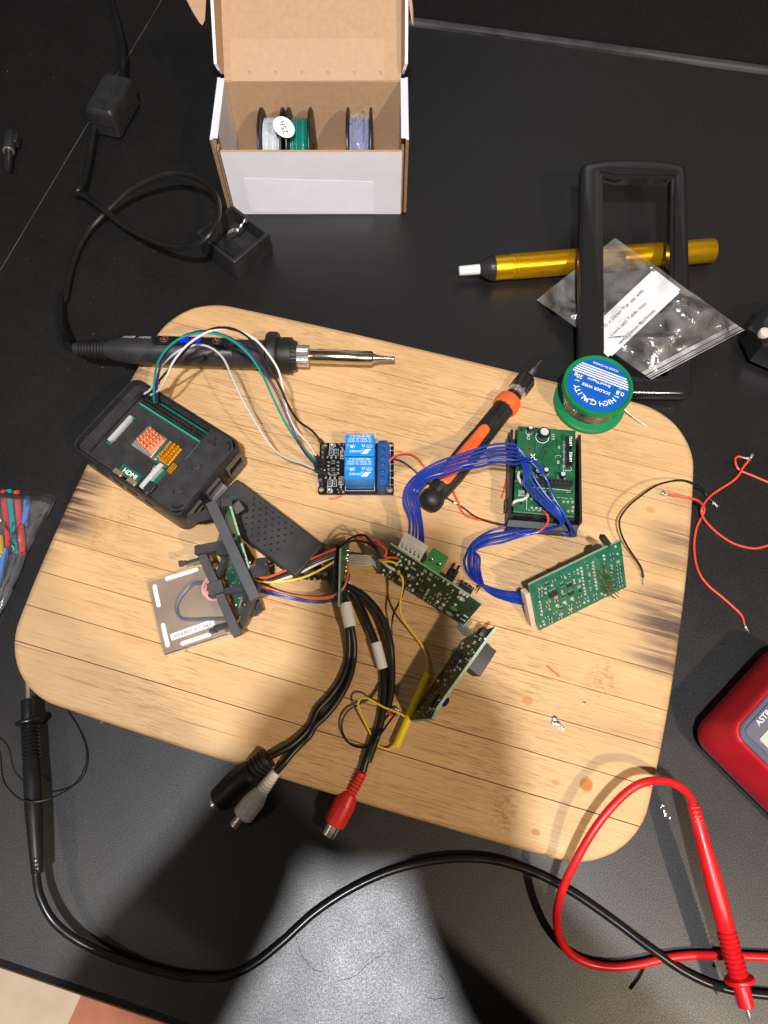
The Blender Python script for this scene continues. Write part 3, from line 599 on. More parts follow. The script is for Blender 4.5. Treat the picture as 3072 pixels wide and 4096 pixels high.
# ================================================================ DESOLDERING PUMP
a=W('K3',165,706,.0096); b_=W('K3',1392,606,.0096); d=(b_-a).normalized(); Lp=(b_-a).length
pump=thing('desoldering_pump','gold anodised desoldering pump with white nozzle lying under the black bezel','desoldering pump',(a.x+.1,a.y,0))
sp=lambda x,y: (W('K3',x,y,.0096)-a).dot(d)
anod=mat('gold_anodised',(.95,.52,.012),.26,.85,var=.08,vscale=40)
n0,n1_,k0,k1=sp(270,700),sp(335,693),sp(420,690),sp(745,662)
mb=MB(); mb.along(a,b_,[(.0018,.0),(.0034,0),(.0036,.001),(.0040,n0+.002)],24); mb.build('nozzle',white_plastic,pump,world=True)
mb=MB(); mb.along(a,b_,[(.0042,n0-.001),(.0052,n0),(.0088,n0+.006),(.0092,n0+.007),(.0092,n1_)],32)
for i in range(22):
    t=2*math.pi*i/22; mb.box((.0092*math.cos(t),.0104*math.sin(t),(n0+.007+n1_)/2+.001),(.0006,.0006,(n1_-n0-.009)),axis(a,d))
mb.build('nozzle_cap',black_plastic,pump,world=True)
mb=MB(); mb.along(a,b_,[(.0089,n1_),(.0093,n1_+.0004),(.0093,k0),(.0091,k0+.0002),(.0091,k1),(.0093,k1+.0002),(.0093,Lp-.001),(.0089,Lp),(.0076,Lp),(.0076,Lp-.003)],48); mb.build('barrel',anod,pump,world=True)
mb=MB(); mb.lathe([(.0001,Lp-.003),(.0076,Lp-.003)],32,axis(a,d),cap=False); mb.build('end_plug',black_plastic,pump,world=True)
# knurl: rows of small raised diamonds on the grip
mb=MB(); MA=axis(a,d); nr,na=40,30
for i in range(nr):
    s=k0+(k1-k0)*(i+.5)/nr; hs=(k1-k0)/nr*.52
    for j in range(na):
        t=2*math.pi*(j+(i%2)*.5)/na; ht=2*math.pi/na*.52; r0=.0091;r1=.00965
        q=lambda r,tt,ss: Vector((r*math.cos(tt),r*math.sin(tt),ss))
        mb.add([q(r0,t-ht,s),q(r0,t,s-hs),q(r0,t+ht,s),q(r0,t,s+hs),q(r1,t,s)],[(0,1,4),(1,2,4),(2,3,4),(3,0,4)],MA)
o=mb.build('knurled_grip',anod,pump,world=True,angle=5); o['kind']='stuff'
# ================================================================ BLACK BEZEL (leans on the pump)
pb0=W('K3',741,1325,.010); pb1=W('K3',1291,1305,.010); 
ptl=W('K3',748,165,.044); ptr=W('K3',1262,195,.044)
c0=(pb0+pb1)/2; c1=(ptl+ptr)/2; yv=(c1-c0); xv=((pb1-pb0)+(ptr-ptl)); nn=xv.cross(yv).normalized(); Mz=frame(c0,xv,nn)
Lz=yv.length; wb=(pb1-pb0).length; wt=(ptr-ptl).length
bezel=thing('bezel_frame','glossy black plastic bezel frame propped on the gold desoldering pump','bezel',Mz)
SHK=(Mz.inverted()@c1).x/Lz
def zout(ins,n=6):
    w0,w1=wb-2*ins,wt-2*ins; o=[]
    r=max(.007-ins*.5,.003)
    for (x,y) in rrect(2,2,.0001,n):pass
    # bottom corners then arched top
    def corner(cx,cy,a0,rr): return [(cx+rr*math.cos(R(a0+90*i/n)),cy+rr*math.sin(R(a0+90*i/n))) for i in range(n+1)]
    o+=corner(w1/2-r,Lz-ins-r-.002,0,r); o+=[(w1/2*u,Lz-ins+.003*(1-u*u)-.002) for u in (.55,.3,0,-.3,-.55)]
    o+=corner(-w1/2+r,Lz-ins-r-.002,90,r); o+=corner(-w0/2+r,ins+r,180,r); o+=[(w0/2*u,ins) for u in(-.5,0,.5)]; o+=corner(w0/2-r,ins+r,270,r); return [(x+SHK*y,y) for x,y in o]
hi=[hit(Mz,'K3',*p) for p in ((858,250),(1186,268),(1172,1215),(868,1215))]
def zin(g):
    P=[(hi[1].x+g,hi[1].y+g),(hi[0].x-g,hi[0].y+g),(hi[3].x-g,hi[3].y-g),(hi[2].x+g,hi[2].y-g)]; n=6; r=.002; o=[]
    cs=[(P[0],0,(-1,-1)),(P[1],90,(1,-1)),(P[2],180,(1,1)),(P[3],270,(-1,1))]
    for k,(p,a0,s) in enumerate(cs):
        o+=[(p[0]+s[0]*r+r*math.cos(R(a0+90*i/n)),p[1]+s[1]*r+r*math.sin(R(a0+90*i/n))) for i in range(n+1)]
        q=P[(k+1)%4]
        if k==0: o+=[(p[0]+(q[0]-p[0])*u,p[1]) for u in (.2,.35,.5,.65,.8)]
        if k==2: o+=[(p[0]+(q[0]-p[0])*u,p[1]) for u in (.25,.5,.75)]
    return o
mb=MB(); mb.loft([(zout(.0015),-.006),(zout(0),-.004),(zout(0),.0005),(zout(.0008),.0020),(zout(.0025),.0030),(zout(.005),.0034),(zin(.0035),.0034),(zin(.0028),.0030),(zin(.0026),.0018),(zin(.0006),.0014),(zin(0),.0006),(zin(0),-.006)],None,closed=True)
mb.build('frame',black_gloss,bezel)
# ================================================================ PLASTIC BAGS
def film(name,alpha,rough=.16):
    m=bpy.data.materials.new(name); m.use_nodes=True; nt=m.node_tree; N=nt.nodes.new; L=nt.links.new; nt.nodes.remove(nt.nodes['Principled BSDF']); out=nt.nodes['Material Output']
    tc=N('ShaderNodeTexCoord'); n=N('ShaderNodeTexNoise'); n.inputs['Scale'].default_value=60; n.inputs['Detail'].default_value=6; n.inputs['Distortion'].default_value=1.2; L(tc.outputs['Object'],n.inputs['Vector'])
    r=N('ShaderNodeMapRange'); r.inputs['From Min'].default_value=.35; r.inputs['From Max'].default_value=.7; r.inputs['To Min'].default_value=alpha*.5; r.inputs['To Max'].default_value=alpha*1.5; L(n.outputs['Fac'],r.inputs['Value'])
    bp=N('ShaderNodeBump'); bp.inputs['Strength'].default_value=.5; bp.inputs['Distance'].default_value=.0025; L(n.outputs['Fac'],bp.inputs['Height'])
    tr=N('ShaderNodeBsdfTransparent'); df=N('ShaderNodeBsdfDiffuse'); df.inputs[0].default_value=(.75,.73,.71,1); mx=N('ShaderNodeMixShader'); L(r.outputs[0],mx.inputs[0]); L(tr.outputs[0],mx.inputs[1]); L(df.outputs[0],mx.inputs[2])
    gl=N('ShaderNodeBsdfGlossy'); gl.inputs['Roughness'].default_value=rough; L(bp.outputs[0],gl.inputs['Normal']); fr=N('ShaderNodeFresnel'); fr.inputs['IOR'].default_value=1.55
    m2=N('ShaderNodeMixShader'); L(fr.outputs[0],m2.inputs[0]); L(mx.outputs[0],m2.inputs[1]); L(gl.outputs[0],m2.inputs[2]); L(m2.outputs[0],out.inputs['Surface'])
    return m
film_clear=film('film_clear',.10,.13)
def idw(ctrl):
    def f(x,y):
        sw=sz=0
        for cx,cy,cz in ctrl:
            w_=1/((x-cx)**2+(y-cy)**2+1e-6)**1.5; sw+=w_; sz+=w_*cz
        return sz/sw
    return f
def pix(k,x,y,s=1): a_,b__,c_=KR[k]; return a_+x*c_,b__+y*c_
def sheet(corners,zf,nu,nv,amp,seed):
    """corner order: u0v0,u1v0,u1v1,u0v1 in photo points; zf(px,py) height"""
    rnd=random.Random(seed); ph=[(rnd.random(),rnd.random(),rnd.uniform(0,3.1416),rnd.uniform(.05,.14),rnd.uniform(.25,1.),rnd.uniform(.2,.6)) for _ in range(16)]; V=[]
    for j in range(nv+1):
        for i in range(nu+1):
            u,v=i/nu,j/nv; x=sum(c[0]*k for c,k in zip(corners,((1-u)*(1-v),u*(1-v),u*v,(1-u)*v))); y=sum(c[1]*k for c,k in zip(corners,((1-u)*(1-v),u*(1-v),u*v,(1-u)*v)))
            z=zf(x,y); p=W('S',x,y,z); dz=0
            for a0,b0,t,w_,h_,ln in ph:   # short sharp creases
                du,dv=u-a0,v-b0; d_=abs(du*math.sin(t)-dv*math.cos(t)); l_=abs(du*math.cos(t)+dv*math.sin(t)); dz+=h_*max(0,1-d_/w_)*max(0,1-l_/ln)
            p.z=max(.0008,p.z+amp*(dz-.25)*min(1,9*min(u,1-u,v,1-v)+.35)); V.append(p)
    F=[(j*(nu+1)+i,j*(nu+1)+i+1,(j+1)*(nu+1)+i+1,(j+1)*(nu+1)+i) for j in range(nv) for i in range(nu)]
    return V,F
c3=lambda x,y: pix('K3',x,y)
bagz=idw([(*c3(540,845),.004),(*c3(700,800),.013),(*c3(760,900),.013),(*c3(900,620),.0245),(*c3(920,545),.026),(*c3(1100,650),.032),(*c3(1240,760),.040),(*c3(1240,950),.033),(*c3(1000,850),.026),(*c3(1100,1000),.027),(*c3(1300,900),.036),(*c3(1535,985),.016),(*c3(1400,1050),.022),(*c3(1230,1150),.0225),(*c3(1080,1230),.016),(*c3(950,1150),.014),(*c3(850,1030),.014),(*c3(800,970),.012)])
bc=[c3(920,545),c3(1535,985),c3(1085,1225),c3(540,845)]
bagM=Matrix.Translation(W('K3',1050,900,.0))
bag=thing('zip_bag','clear zip bag with a white printed label, tucked through the black bezel','bag',bagM)
V,F=sheet(bc,bagz,84,60,.0055,3); mb=MB(); mb.add(V,F); mb.build('upper_film',film_clear,bag,world=True,angle=18)
V,F=sheet(bc,lambda x,y:bagz(x,y)-.0016,84,60,.003,5); mb=MB(); mb.add(V,F); mb.build('lower_film',film_clear,bag,world=True,angle=18)
zipm=film('film_zip',.34,.3)
def strip(pa,pb,wd,zf,up,name,m,parent,n=24):
    L=[]
    for i in range(n+1):
        u=i/n; x=pa[0]+(pb[0]-pa[0])*u; y=pa[1]+(pb[1]-pa[1])*u; p=W('S',x,y,zf(x,y)+up)
        q=W('S',x+wd[0],y+wd[1],zf(x,y)+up); L.append([p,q,q+Vector((0,0,.0004)),p+Vector((0,0,.0004))])
    mb=MB(); mb.loft(L); return mb.build(name,m,parent,world=True)
for k,(o1,wd_) in enumerate(((-62,26),(-22,7),(-8,6),(8,6))):
    o_=o1*.62; strip((c3(1535+o_*.95,985+o_*.62+2)),(c3(1085+o_*1.0,1225+o_*.72)),(wd_*.55,wd_*.38),bagz,.0015,'zip_track',zipm,bag)
# label
lc=[c3(1108,698),c3(1242,800),c3(892,1128),c3(772,1012)]
V,F=sheet(lc,lambda x,y:bagz(x,y)+.0030,20,30,.0012,11)
def roundmask(V,nu,nv):return V
mb=MB()
nu,nv=20,30; keep=[]
for j in range(nv):
    for i in range(nu):
        u,v=(i+.5)/nu,(j+.5)/nv; du=min(u,1-u)*26; dv=min(v,1-v)*84
        if du<4 and dv<4 and math.hypot(4-du,4-dv)>4.2: continue
        keep.append(F[j*nu+i])
mb.add(V,keep); lab=mb.build('label',paper,bag,world=True,angle=60,label='white label printed with fitting instructions')
def ontext(s,k,x,y,size,parent,zf,up,dirpx):
    p=W(k,x,y,zf(*pix(k,x,y))+up); q=W(k,x+dirpx[0],y+dirpx[1],zf(*pix(k,x+dirpx[0],y+dirpx[1]))+up); s_=W(k,x+30,y+40,zf(*pix(k,x+30,y+40))+up)
    n=(q-p).cross(s_-p).normalized(); n=n if n.z>0 else -n
    M=ROOTM[parent.name].inverted()@frame(p,q-p,n); text(parent,s,0,0,.0006,size,0,ink,M=M,bold=-.004)
for s,x,y in (("M5 x 20mm 'For use with",956,892),('Desk and Table tops',984,940),('over 25mm thickness',1024,978)):
    ontext(s,'K3',x,y,.0043,bag,bagz,.0046,(66,-62))
# bag of heat-shrink tubes at the left edge
c24=lambda x,y: pix('K24',x,y)
hz=lambda x,y:.0035
hb=thing('heatshrink_bag','crumpled clear bag of coloured heat-shrink tubes at the left edge','bag',Matrix.Translation(W('K24',200,900,0)))
poly=[(-260,200),(0,212),(480,262),(730,270),(920,345),(800,600),(640,900),(490,1190),(420,1290),(340,1560),(200,1870),(40,2180),(-260,2700)]
def fanfilm(z,seed,name):
    rnd=random.Random(seed); cx,cy=120,1000; mb=MB(); V=[]; ring=[]; pp=[]
    for i in range(len(poly)):
        a_=poly[i];b__=poly[(i+1)%len(poly)]
        for j in range(4): pp.append((a_[0]+(b__[0]-a_[0])*j/4,a_[1]+(b__[1]-a_[1])*j/4))
    n=len(pp); rows=10
    for r_ in range(rows+1):
        for (x,y) in pp:
            u=r_/rows; X=cx+(x-cx)*(.03+.97*u); Y=cy+(y-cy)*(.03+.97*u); zz=z*(1-u**9)+.001+rnd.uniform(0,.0010)*(1-u)+.0009*math.sin(X*.03+Y*.011+seed)
            V.append(W('K24',X,Y,max(.0006,zz)))
    F=[(r_*n+i,r_*n+(i+1)%n,(r_+1)*n+(i+1)%n,(r_+1)*n+i) for r_ in range(rows) for i in range(n)]
    mb.add(V,F); mb.build(name,film('film_thin',.055,.15),hb,world=True,angle=15)
fanfilm(.0070,2,'upper_film')
mb=MB(); V=[W('K24',x,y,.0005) for x,y in poly]; mb.add(V,[list(range(len(V)))]); mb.build('lower_film',film_clear,hb,world=True)
tm={n:mat('shrink_'+n,c,.4,var=.06) for n,c in dict(red=(.62,.05,.055),teal=(.0,.33,.33),blue=(.07,.22,.58),yellow=(.7,.5,.02)).items()}
for nm,(x0,y0),(x1,y1),r_,z_,lb in (('red',(60,260),(145,1155),.0021,.0028,'red heat-shrink tube, leftmost in the clear bag'),('teal',(155,250),(250,1238),.0020,.0028,'teal heat-shrink tube between two red ones in the clear bag'),('red',(270,268),(370,1258),.0022,.0028,'red heat-shrink tube right of the teal one in the clear bag'),('blue',(440,350),(395,800),.0020,.0024,'blue heat-shrink tube at the right inside the clear bag'),('blue',(105,1190),(-60,1800),.0021,.0028,'blue heat-shrink tube low at the photo edge in the clear bag'),('yellow',(-20,1000),(0,1300),.0030,.0034,'yellow heat-shrink tube at the photo edge in the clear bag')):
    p=W('K24',x0,y0,z_);q=W('K24',x1,y1,z_); L_=(q-p).length; mb=MB()
    mb.lathe([(r_*.72,0),(r_,0),(r_,L_*.3),(r_*1.02,L_*.6),(r_,L_),(r_*.74,L_),(r_*.74,L_-.006)],18,axis(p,q-p),cap=False); single('heatshrink_tube',mb,tm[nm],lb,'tube','heat-shrink tubes in the bag')
# ================================================================ SOLDER SPOOL
sc_=W('K16',621,925,ZB); 
spo=thing('solder_spool','green spool of solder wire with a blue round label, at the board corner','solder spool',(sc_.x-.0005,sc_.y,ZB))
HS=.0245
mb=MB(); mb.lathe([(.012,.0004),(.0238,.0004),(.0245,.0010),(.0245,.0026),(.0240,.0034),(.0225,.0040),(.0172,.0046)],64,cap=True); mb.build('lower_flange',spool_green,spo)
mb=MB(); L=[(.0150,.0044)]
for i in range(15*6+1):
    u=i/90; L.append((.0188+.0004*abs(math.sin(math.pi*u*15))-.0014*max(0,(u-.45))*1.2,.0046+u*(.0150)))
L.append((.0150,.0200)); mb.lathe(L,48,cap=False); mb.build('solder_coil',mat('solder_wire',(.66,.65,.63),.2,1,var=.1,vscale=500),spo,angle=80)
mb=MB(); mb.lathe([(.0165,HS-.005),(.0222,HS-.0045),(.0234,HS-.0036),(.0234,HS-.0010),(.0228,HS),(.0214,HS),(.0206,HS-.0009),(.0002,HS-.0009)],64); mb.build('upper_flange',spool_green,spo)
mb=MB(); mb.lathe([(.0202,HS-.0012),(.0202,HS-.0007),(.0001,HS-.0007)],64); mb.build('round_label',label_blue,spo)
ZL=HS-.0006
# writing on the label, turned as it lies (bottom of the print points up-left in the picture)
va=W('K16',300,600,ZB+HS); vb=W('K16',1120,760,ZB+HS); vd=(W('K16',340,350,ZB+HS)-W('K16',1160,660,ZB+HS)); TR=math.atan2(vd.y,vd.x)
Mtl=Matrix.Rotation(TR,4,'Z')
for i in range(5):
    y=-.0046-.00185*i; hwid=math.sqrt(.0199**2-y*y)-.0002
    mb=MB(); mb.box((0,y,ZL),(2*hwid,.00095,.00003),Mtl); mb.build('stripe',white_print,spo)
text(spo,'MADE IN CHINA',0,-.0157,ZL,.0024,0,None,M=Mtl,bold=.004)
text(spo,'Brand:Yiapinn',.0002,-.0021,ZL,.0029,0,None,M=Mtl,bold=.01)
text(spo,'SOLDER WIRE',.0004,.0032,ZL,.0031,0,None,M=Mtl,bold=.012)
text(spo,'20g',.0142,-.0013,ZL,.0042,R(0),None,M=Mtl,bold=.012); text(spo,'WT',.0138,.0022,ZL,.0020,0,None,M=Mtl,bold=.005)
text(spo,'0.8',-.0152,.0000,ZL,.0044,0,None,M=Mtl,bold=.012); text(spo,'DIA',-.0138,.0034,ZL,.0020,0,None,M=Mtl,bold=.005); text(spo,'mm',-.0142,-.0032,ZL,.0016,0,None,M=Mtl)
hq='HIGH QUALITY'; rad=.0145
for i,ch in enumerate(hq):
    if ch==' ': continue
    a_=R(90+58-116*i/(len(hq)-1)); text(spo,ch,rad*math.cos(a_),rad*math.sin(a_)-.0005,ZL,.0052,a_-R(90),None,M=Mtl,bold=.014)
mb=MB(); mb.tube(WP('K16',[(1100,930,.026),(1180,1020,.023),(1330,1150,.0205),(1440,1230,.0192),(1525,1278,.019)]),.0005,8); mb.build('solder_end',solder,spo,world=True)
# ================================================================ SCREWDRIVER
a=W('K5',722,905,.0275); b_=W('K5',1335,127,.0215); d=(b_-a).normalized(); Ls=(b_-a).length
drv=thing('screwdriver','black and orange precision screwdriver lying between relay module and solder spool','screwdriver',(a.x+.03,a.y+.04,ZB))
ss=lambda x,y:(W('K5',x,y,.026)-a).dot(d)
e0=ss(742,868); e1=ss(1128,375); e2=ss(1165,325); e3=ss(1180,300); e4=ss(1200,272); e5=ss(1262,200); e6=ss(1275,185); e7=ss(1300,155)
hmat=mat('driver_black',(.014,.013,.012),.5,var=.15,vscale=150,bump=.1,bscale=2000)
MA=axis(a,d); L=[]
def hexish(r,s,fl): return [Vector((r*(1-fl*.10*math.cos(6*t))*math.cos(t),r*(1-fl*.10*math.cos(6*t))*math.sin(t),s)) for t in [2*math.pi*k/36 for k in range(36)]]
for s,r,fl in ((0-.006,.002,0),(-.0052,.0052,0),(-.003,.0072,0),(0,.0080,0),(.004,.0078,0),(e0,.0066,0),(e0+.004,.0070,.6),(e0+.02,.0079,1),(e0+.04,.0078,1),(e0+.055,.0072,.8),(e1-.008,.0070,.4),(e1,.0074,0)): L.append(hexish(r,s,fl))
mb=MB(); mb.loft(L,MA); mb.build('handle',hmat,drv,world=True)
mb=MB(); mb.along(a,b_,[(.0072,e1-.001),(.0086,e1),(.0090,e1+.003),(.0084,e2-.001),(.0076,e2)],36); mb.build('orange_collar',orange_rubber,drv,world=True)
mb=MB(); mb.along(a,b_,[(.0058,e2),(.0058,e3)],28); mb.along(a,b_,[(.0058,e4),(.0056,e4+.001)],28); mb.build('neck',black_gloss,drv,world=True)
mb=MB(); mb.along(a,b_,[(.0052,e3),(.0060,e3+.0004),(.0060,e3+.0018),(.0052,e3+.0022),(.0052,e4-.002),(.0062,e4-.0016),(.0062,e4-.0002),(.0055,e4)],32); mb.build('silver_ring',chrome,drv,world=True)
L=[]
for s,r in ((e4,.0060),(e4+.001,.0066),(e5-.003,.0066),(e5-.0015,.0056),(e5,.0048)): L.append([Vector(((r+(.0003 if k%2 else 0))*math.cos(2*math.pi*k/48),(r+(.0003 if k%2 else 0))*math.sin(2*math.pi*k/48),s)) for k in range(48)])
mb=MB(); mb.loft(L,MA); mb.build('knurled_chuck',black_gloss,drv,world=True,angle=20)
mb=MB(); mb.along(a,b_,[(.0030,e5),(.0026,e6),(.0020,e6+.0004),(.0020,e7),(.0013,e7+.001),(.0009,Ls-.001),(.0005,Ls)],6); mb.build('bit',tin,drv,world=True)
# orange inlay on the upper side and grip bumps
up=(Vector((-.15,-.1,1))-d*d.dot(Vector((-.15,-.1,1)))).normalized(); sd=d.cross(up)
def hr(s):
    prof=((-.006,.002),(0,.0080),(e0,.0068),(e0+.02,.0082),(e0+.04,.0081),(e0+.055,.0074),(e1,.0074))
    for (s0_,r0),(s1_,r1) in zip(prof,prof[1:]):
        if s0_<=s<=s1_: return r0+(r1-r0)*(s-s0_)/(s1_-s0_)
    return .0074
i0=ss(768,828); i1=ss(1008,492); V=[];nu,nv=30,10
for i in range(nu+1):
    u=i/nu; s=i0+(i1-i0)*u; wv=(.62-.1*u)*math.sqrt(max(0,1-max(0,(abs(u-.5)*2-.86)/.14)**2))+.001
    for j in range(nv+1):
        t=(j/nv*2-1)*wv; bul=.00055*(1-(j/nv*2-1)**4)*(1-max(0,(abs(u-.5)*2-.9)/.1)**2); r_=hr(s)*.965+bul+.0002
        V.append(a+d*s+(up*math.cos(t)+sd*math.sin(t))*r_)
mb=MB(); mb.add(V,[(i*(nv+1)+j,i*(nv+1)+j+1,(i+1)*(nv+1)+j+1,(i+1)*(nv+1)+j) for i in range(nu) for j in range(nv)]); mb.build('orange_inlay',orange_rubber,drv,world=True,angle=70)
mb=MB(); g0=ss(1050,440); g1=ss(1112,362)
for i in range(9):
    for j in range(5):
        s=g0+(g1-g0)*(i+(j%2)*.5)/8.5; t=(j-2)*.24; mb.ball(a+d*s+(up*math.cos(t)+sd*math.sin(t))*(hr(s)+.0001),.00065,n=5)
o=mb.build('grip_bumps',hmat,drv,world=True); o['kind']='stuff'
# ================================================================ black knob at the right edge
kc=W('K23',2060,760,.022); knob=thing('clamp_knob','black glossy eight-sided clamp with a pale stud at right photo edge','clamp',(kc.x,kc.y,0))
oc=[( .030*math.cos(R(22.5+45*i)),.026*math.sin(R(22.5+45*i))) for i in range(8)]
mb=MB(); f=lambda s,z:([(x*s,y*s) for x,y in oc],z); mb.loft([f(.8,.001),f(.98,.006),f(1,.018),f(.94,.024),f(.74,.027)],Matrix.Rotation(R(12),4,'Z')); mb.build('body',black_gloss,knob,angle=20)
sp_=W('K23',1615,790,.0275); mb=MB(); mb.along(sp_-Vector((0,0,.004)),sp_,[(.0040,0),(.0042,.003),(.0036,.0042),(.002,.0046)],20); mb.build('stud',mat('stud',(.62,.55,.48),.35),knob,world=True)
mb=MB(); mb.box((-.004,-.030,.006),(.02,.03,.011),Matrix.Rotation(R(18),4,'Z'),bev=.002); mb.build('jaw',black_plastic,knob)
# ================================================================ SINGLE-BOARD COMPUTER IN BLACK CASE
Mp=frame((-.1451,.2090,ZB),(math.cos(R(-33.8)),math.sin(R(-33.8)),0))
pi=thing('computer_case','open black plastic computer case with copper and gold heatsinks inside','computer case',Mp)
HT=.0265; LX,LY=.0905,.0630
mm=.001
deck_m=mat('case_deck',(.026,.026,.027),.5,var=.25,vscale=120,bump=.25,bscale=3000)
mb=MB(); mb.loft([(rrect(LX-.002,LY-.002,.006,6),.0005),(rrect(LX,LY,.007,6),.002),(rrect(LX,LY,.007,6),HT-.0012),(rrect(LX-.0012,LY-.0012,.0065,6),HT),(rrect(LX-.0032,LY-.0032,.0056,6),HT),(rrect(LX-.0036,LY-.0036,.0055,6),HT-.0006),(rrect(LX-.0036,LY-.0036,.0055,6),.004)]); mb.build('shell',black_plastic,pi)
# board inside
mb=MB(); mb.box((-.001,0,.0132),(.082,.054,.0014)); bd=mb.build('circuit_board',pcb_teal,pi); bd.location.z=.0062
def rc(x0,y0,x1,y1): return [(x0*mm,y0*mm),(x1*mm,y0*mm),(x1*mm,y1*mm),(x0*mm,y1*mm)]
# recessed deck with the openings that show the board
ops=[rc(-31,17.2,20.5,28),rc(-31.5,-16,-26.6,9.5),rc(-16,-8.6,14.0,8.6),rc(-12,-28.3,5,-20.3),rc(6.0,-28.3,16,-9.4),rc(16.6,-10,20.6,-3.4)]
mb=MB(); mb.holes(rc(-43.3,-29.5,22.2,29.5),ops,HT-.0085,HT-.0050); mb.build('inner_deck',deck_m,pi)
mb=MB(); mb.holes([(22.3*mm,-29.6*mm),(38*mm,-29.6*mm),(43.2*mm,-25*mm),(43.2*mm,25*mm),(38*mm,29.6*mm),(22.3*mm,29.6*mm)],[],HT-.010,HT-.0002); mb.build('port_deck',deck_m,pi)
mb=MB(); mb.box((-.034,.0,HT-.0042),(.001,.052,.0035)); mb.box((-.0105,.0292,HT-.0045),(.063,.0008,.004)); mb.box((-.0385,-.020,HT-.0045),(.009,.0012,.004)); mb.build('inner_rib',deck_m,pi)
for sx,sy,r_ in ((40.2,26.0,0),(40.2,-26.0,0)):
    mb=MB(); pts=[( (sx-3.2+4.2*math.cos(a))*mm,(sy-math.copysign(3.4,sy)+math.copysign(4.2,sy)*math.sin(a))*mm,HT-.0002) for a in [R(-5+100*i/8) for i in range(9)]]
    mb.tube(pts,.0007,6,2); mb.build('corner_slot',black_gloss,pi)
# usb marks pressed in the deck
for x,y in ((31,2),(32,-17),(29,22)):
    mb=MB(); z=HT+.00005
    if y>20:
        for dx,dy in ((0,3),(-2.4,-1.5),(2.4,-1.5)): mb.box(((x+dx)*mm,(y+dy)*mm,z),(.0024,.0019,.0003))
        mb.box((x*mm,y*mm,z),(.0005,.005,.0003)); mb.box((x*mm,y*mm,z+.0001),(.0056,.0005,.0003))
    else:
        Mu=Matrix.Translation((x*mm,y*mm,0))
        mb.tube([(0,-.0055,z),(0,.0045,z)],.0003,5,smooth=False); mb.tube([(0,-.002,z),(.0022,.0005,z),(.0022,.002,z)],.0003,5,smooth=False); mb.tube([(0,-.0035,z),(-.0022,-.001,z),(-.0022,.001,z)],.0003,5,smooth=False)
        mb.ball((0,-.006,z),.0009,n=6,sz=(1,1,.3)); mb.box((.0022,.0026,z),(.0014,.0014,.0003)); mb.v=[Mu@v for v in mb.v]
    mb.build('port_mark',black_plastic,pi)
# pin header: 2 x 20 pins on black strip
mb=MB(); mb.box((-.0052,.0222,.0150),(.0508,.0050,.0025)); hd=mb.build('pin_header',black_plastic,bd)
mb=MB(); mb.box((0,0,.0030),(.00062,.00062,.0060)); pin_me=mb.mesh('pin',mat('pin_dark',(.30,.29,.27),.3,1))
for i in range(20):
    for j in (0,1): inst('pin',pin_me,hd,Matrix.Translation((-.0052-.0242+i*.00254,.0222+(j-.5)*.00254,.0150)))
mb=MB(); mb.box((-.0052,.0180,.0150),(.0515,.0006,.0042)); mb.box((.0208,.010,.0150),(.0006,.0150,.0042)); mb.build('board_edge',mat('pcb_edge_teal',(.06,.36,.28),.4),bd)
# camera/display connector
mb=MB(); mb.box((-.0292,-.0030,.0150),(.0026,.0215,.0032)); mb.box((-.0279,-.0030,.0148),(.0008,.0180,.0022)); mb.build('display_connector',mat('conn_grey',(.42,.42,.43),.4,var=.1),bd)
mb=MB()
for i in range(18): mb.box((-.0272,-.0112+i*.00098,.0143),(.0013,.0004,.0005))
mb.build('connector_pads',solder,bd)
mb=MB(); mb.box((-.0070,.0,.0152),(.0165,.0165,.0030),bev=.0004); cpu=mb.build('processor_lid',mat('cpu_lid',(.42,.38,.36),.35,.6,var=.1,vscale=300),bd)
def fins(name,m,cx,cy,w_,h_,nx,ny,z0,hh,rot):
    mb=MB(); Mr=Matrix.Translation((cx,cy,z0))@Matrix.Rotation(rot,4,'Z'); mb.box((0,0,.0008),(w_,h_,.0016),Mr)
    for i in range(nx):
        for j in range(ny): mb.box(((i+.5)/nx*w_-w_/2,(j+.5)/ny*h_-h_/2,.0016+hh/2),(w_/nx*.52,h_/ny*.72,hh),Mr,bev=.00018)
    return mb.build(name,m,bd)
fins('copper_heatsink',copper,-.0068,.0013,.0128,.0128,4,5,.0167,.0026,R(-7)); fins('gold_heatsink',gold,.0094,.0008,.0088,.0140,3,7,.0142,.0040,R(2))
mb=MB(); mb.box((.0186,-.0067,.0150),(.0042,.0068,.002),bev=.0003)
for i in range(3): mb.box((.0186+(i-1)*.0014,-.0067,.0172),(.0008,.0068,.003))
mb.build('small_heatsink',gold,bd)
mb=MB()
for i in range(7): mb.box((.0035,-.0068+i*.0022,.0144),(.0012,.0013,.0008))
mb.build('chip_parts',mat('ceramic',(.5,.42,.33),.4),bd)
text(bd,'HDMI',-.0034,-.0238,.0142,.0044,0,white_print,bold=.015); text(bd,'CPU',0,0,-1,.001) if False else None
for x,y in ((-15.0,3.3),(-15.2,5.4),(-14.4,1.4)):
    mb=MB(); mb.holes(circ(x*mm,y*mm,.0013,12),[circ(x*mm,y*mm,.0010,12)],.0140,.0142); mb.build('silkscreen',white_print,bd)
for x in (-9.2,2.3):
    mb=MB(); mb.box((x*mm,-.0277,.0155),(.0068,.0040,.0032),bev=.0005); mb.build('video_socket',mat('socket_brass',(.40,.30,.22),.35,.6,var=.1),bd)
mb=MB(); mb.box((.0100,-.0175,.0150),(.0026,.0200,.0030)); mb.box((.0084,-.0175,.0148),(.0010,.0180,.0022)); mb.build('camera_connector',mat('conn_white',(.5,.5,.5),.4),bd)
mb=MB()
for i in range(16): mb.box((.0120,-.0255+i*.00105,.0143),(.0012,.0004,.0005))
mb.build('connector_pads',solder,bd)
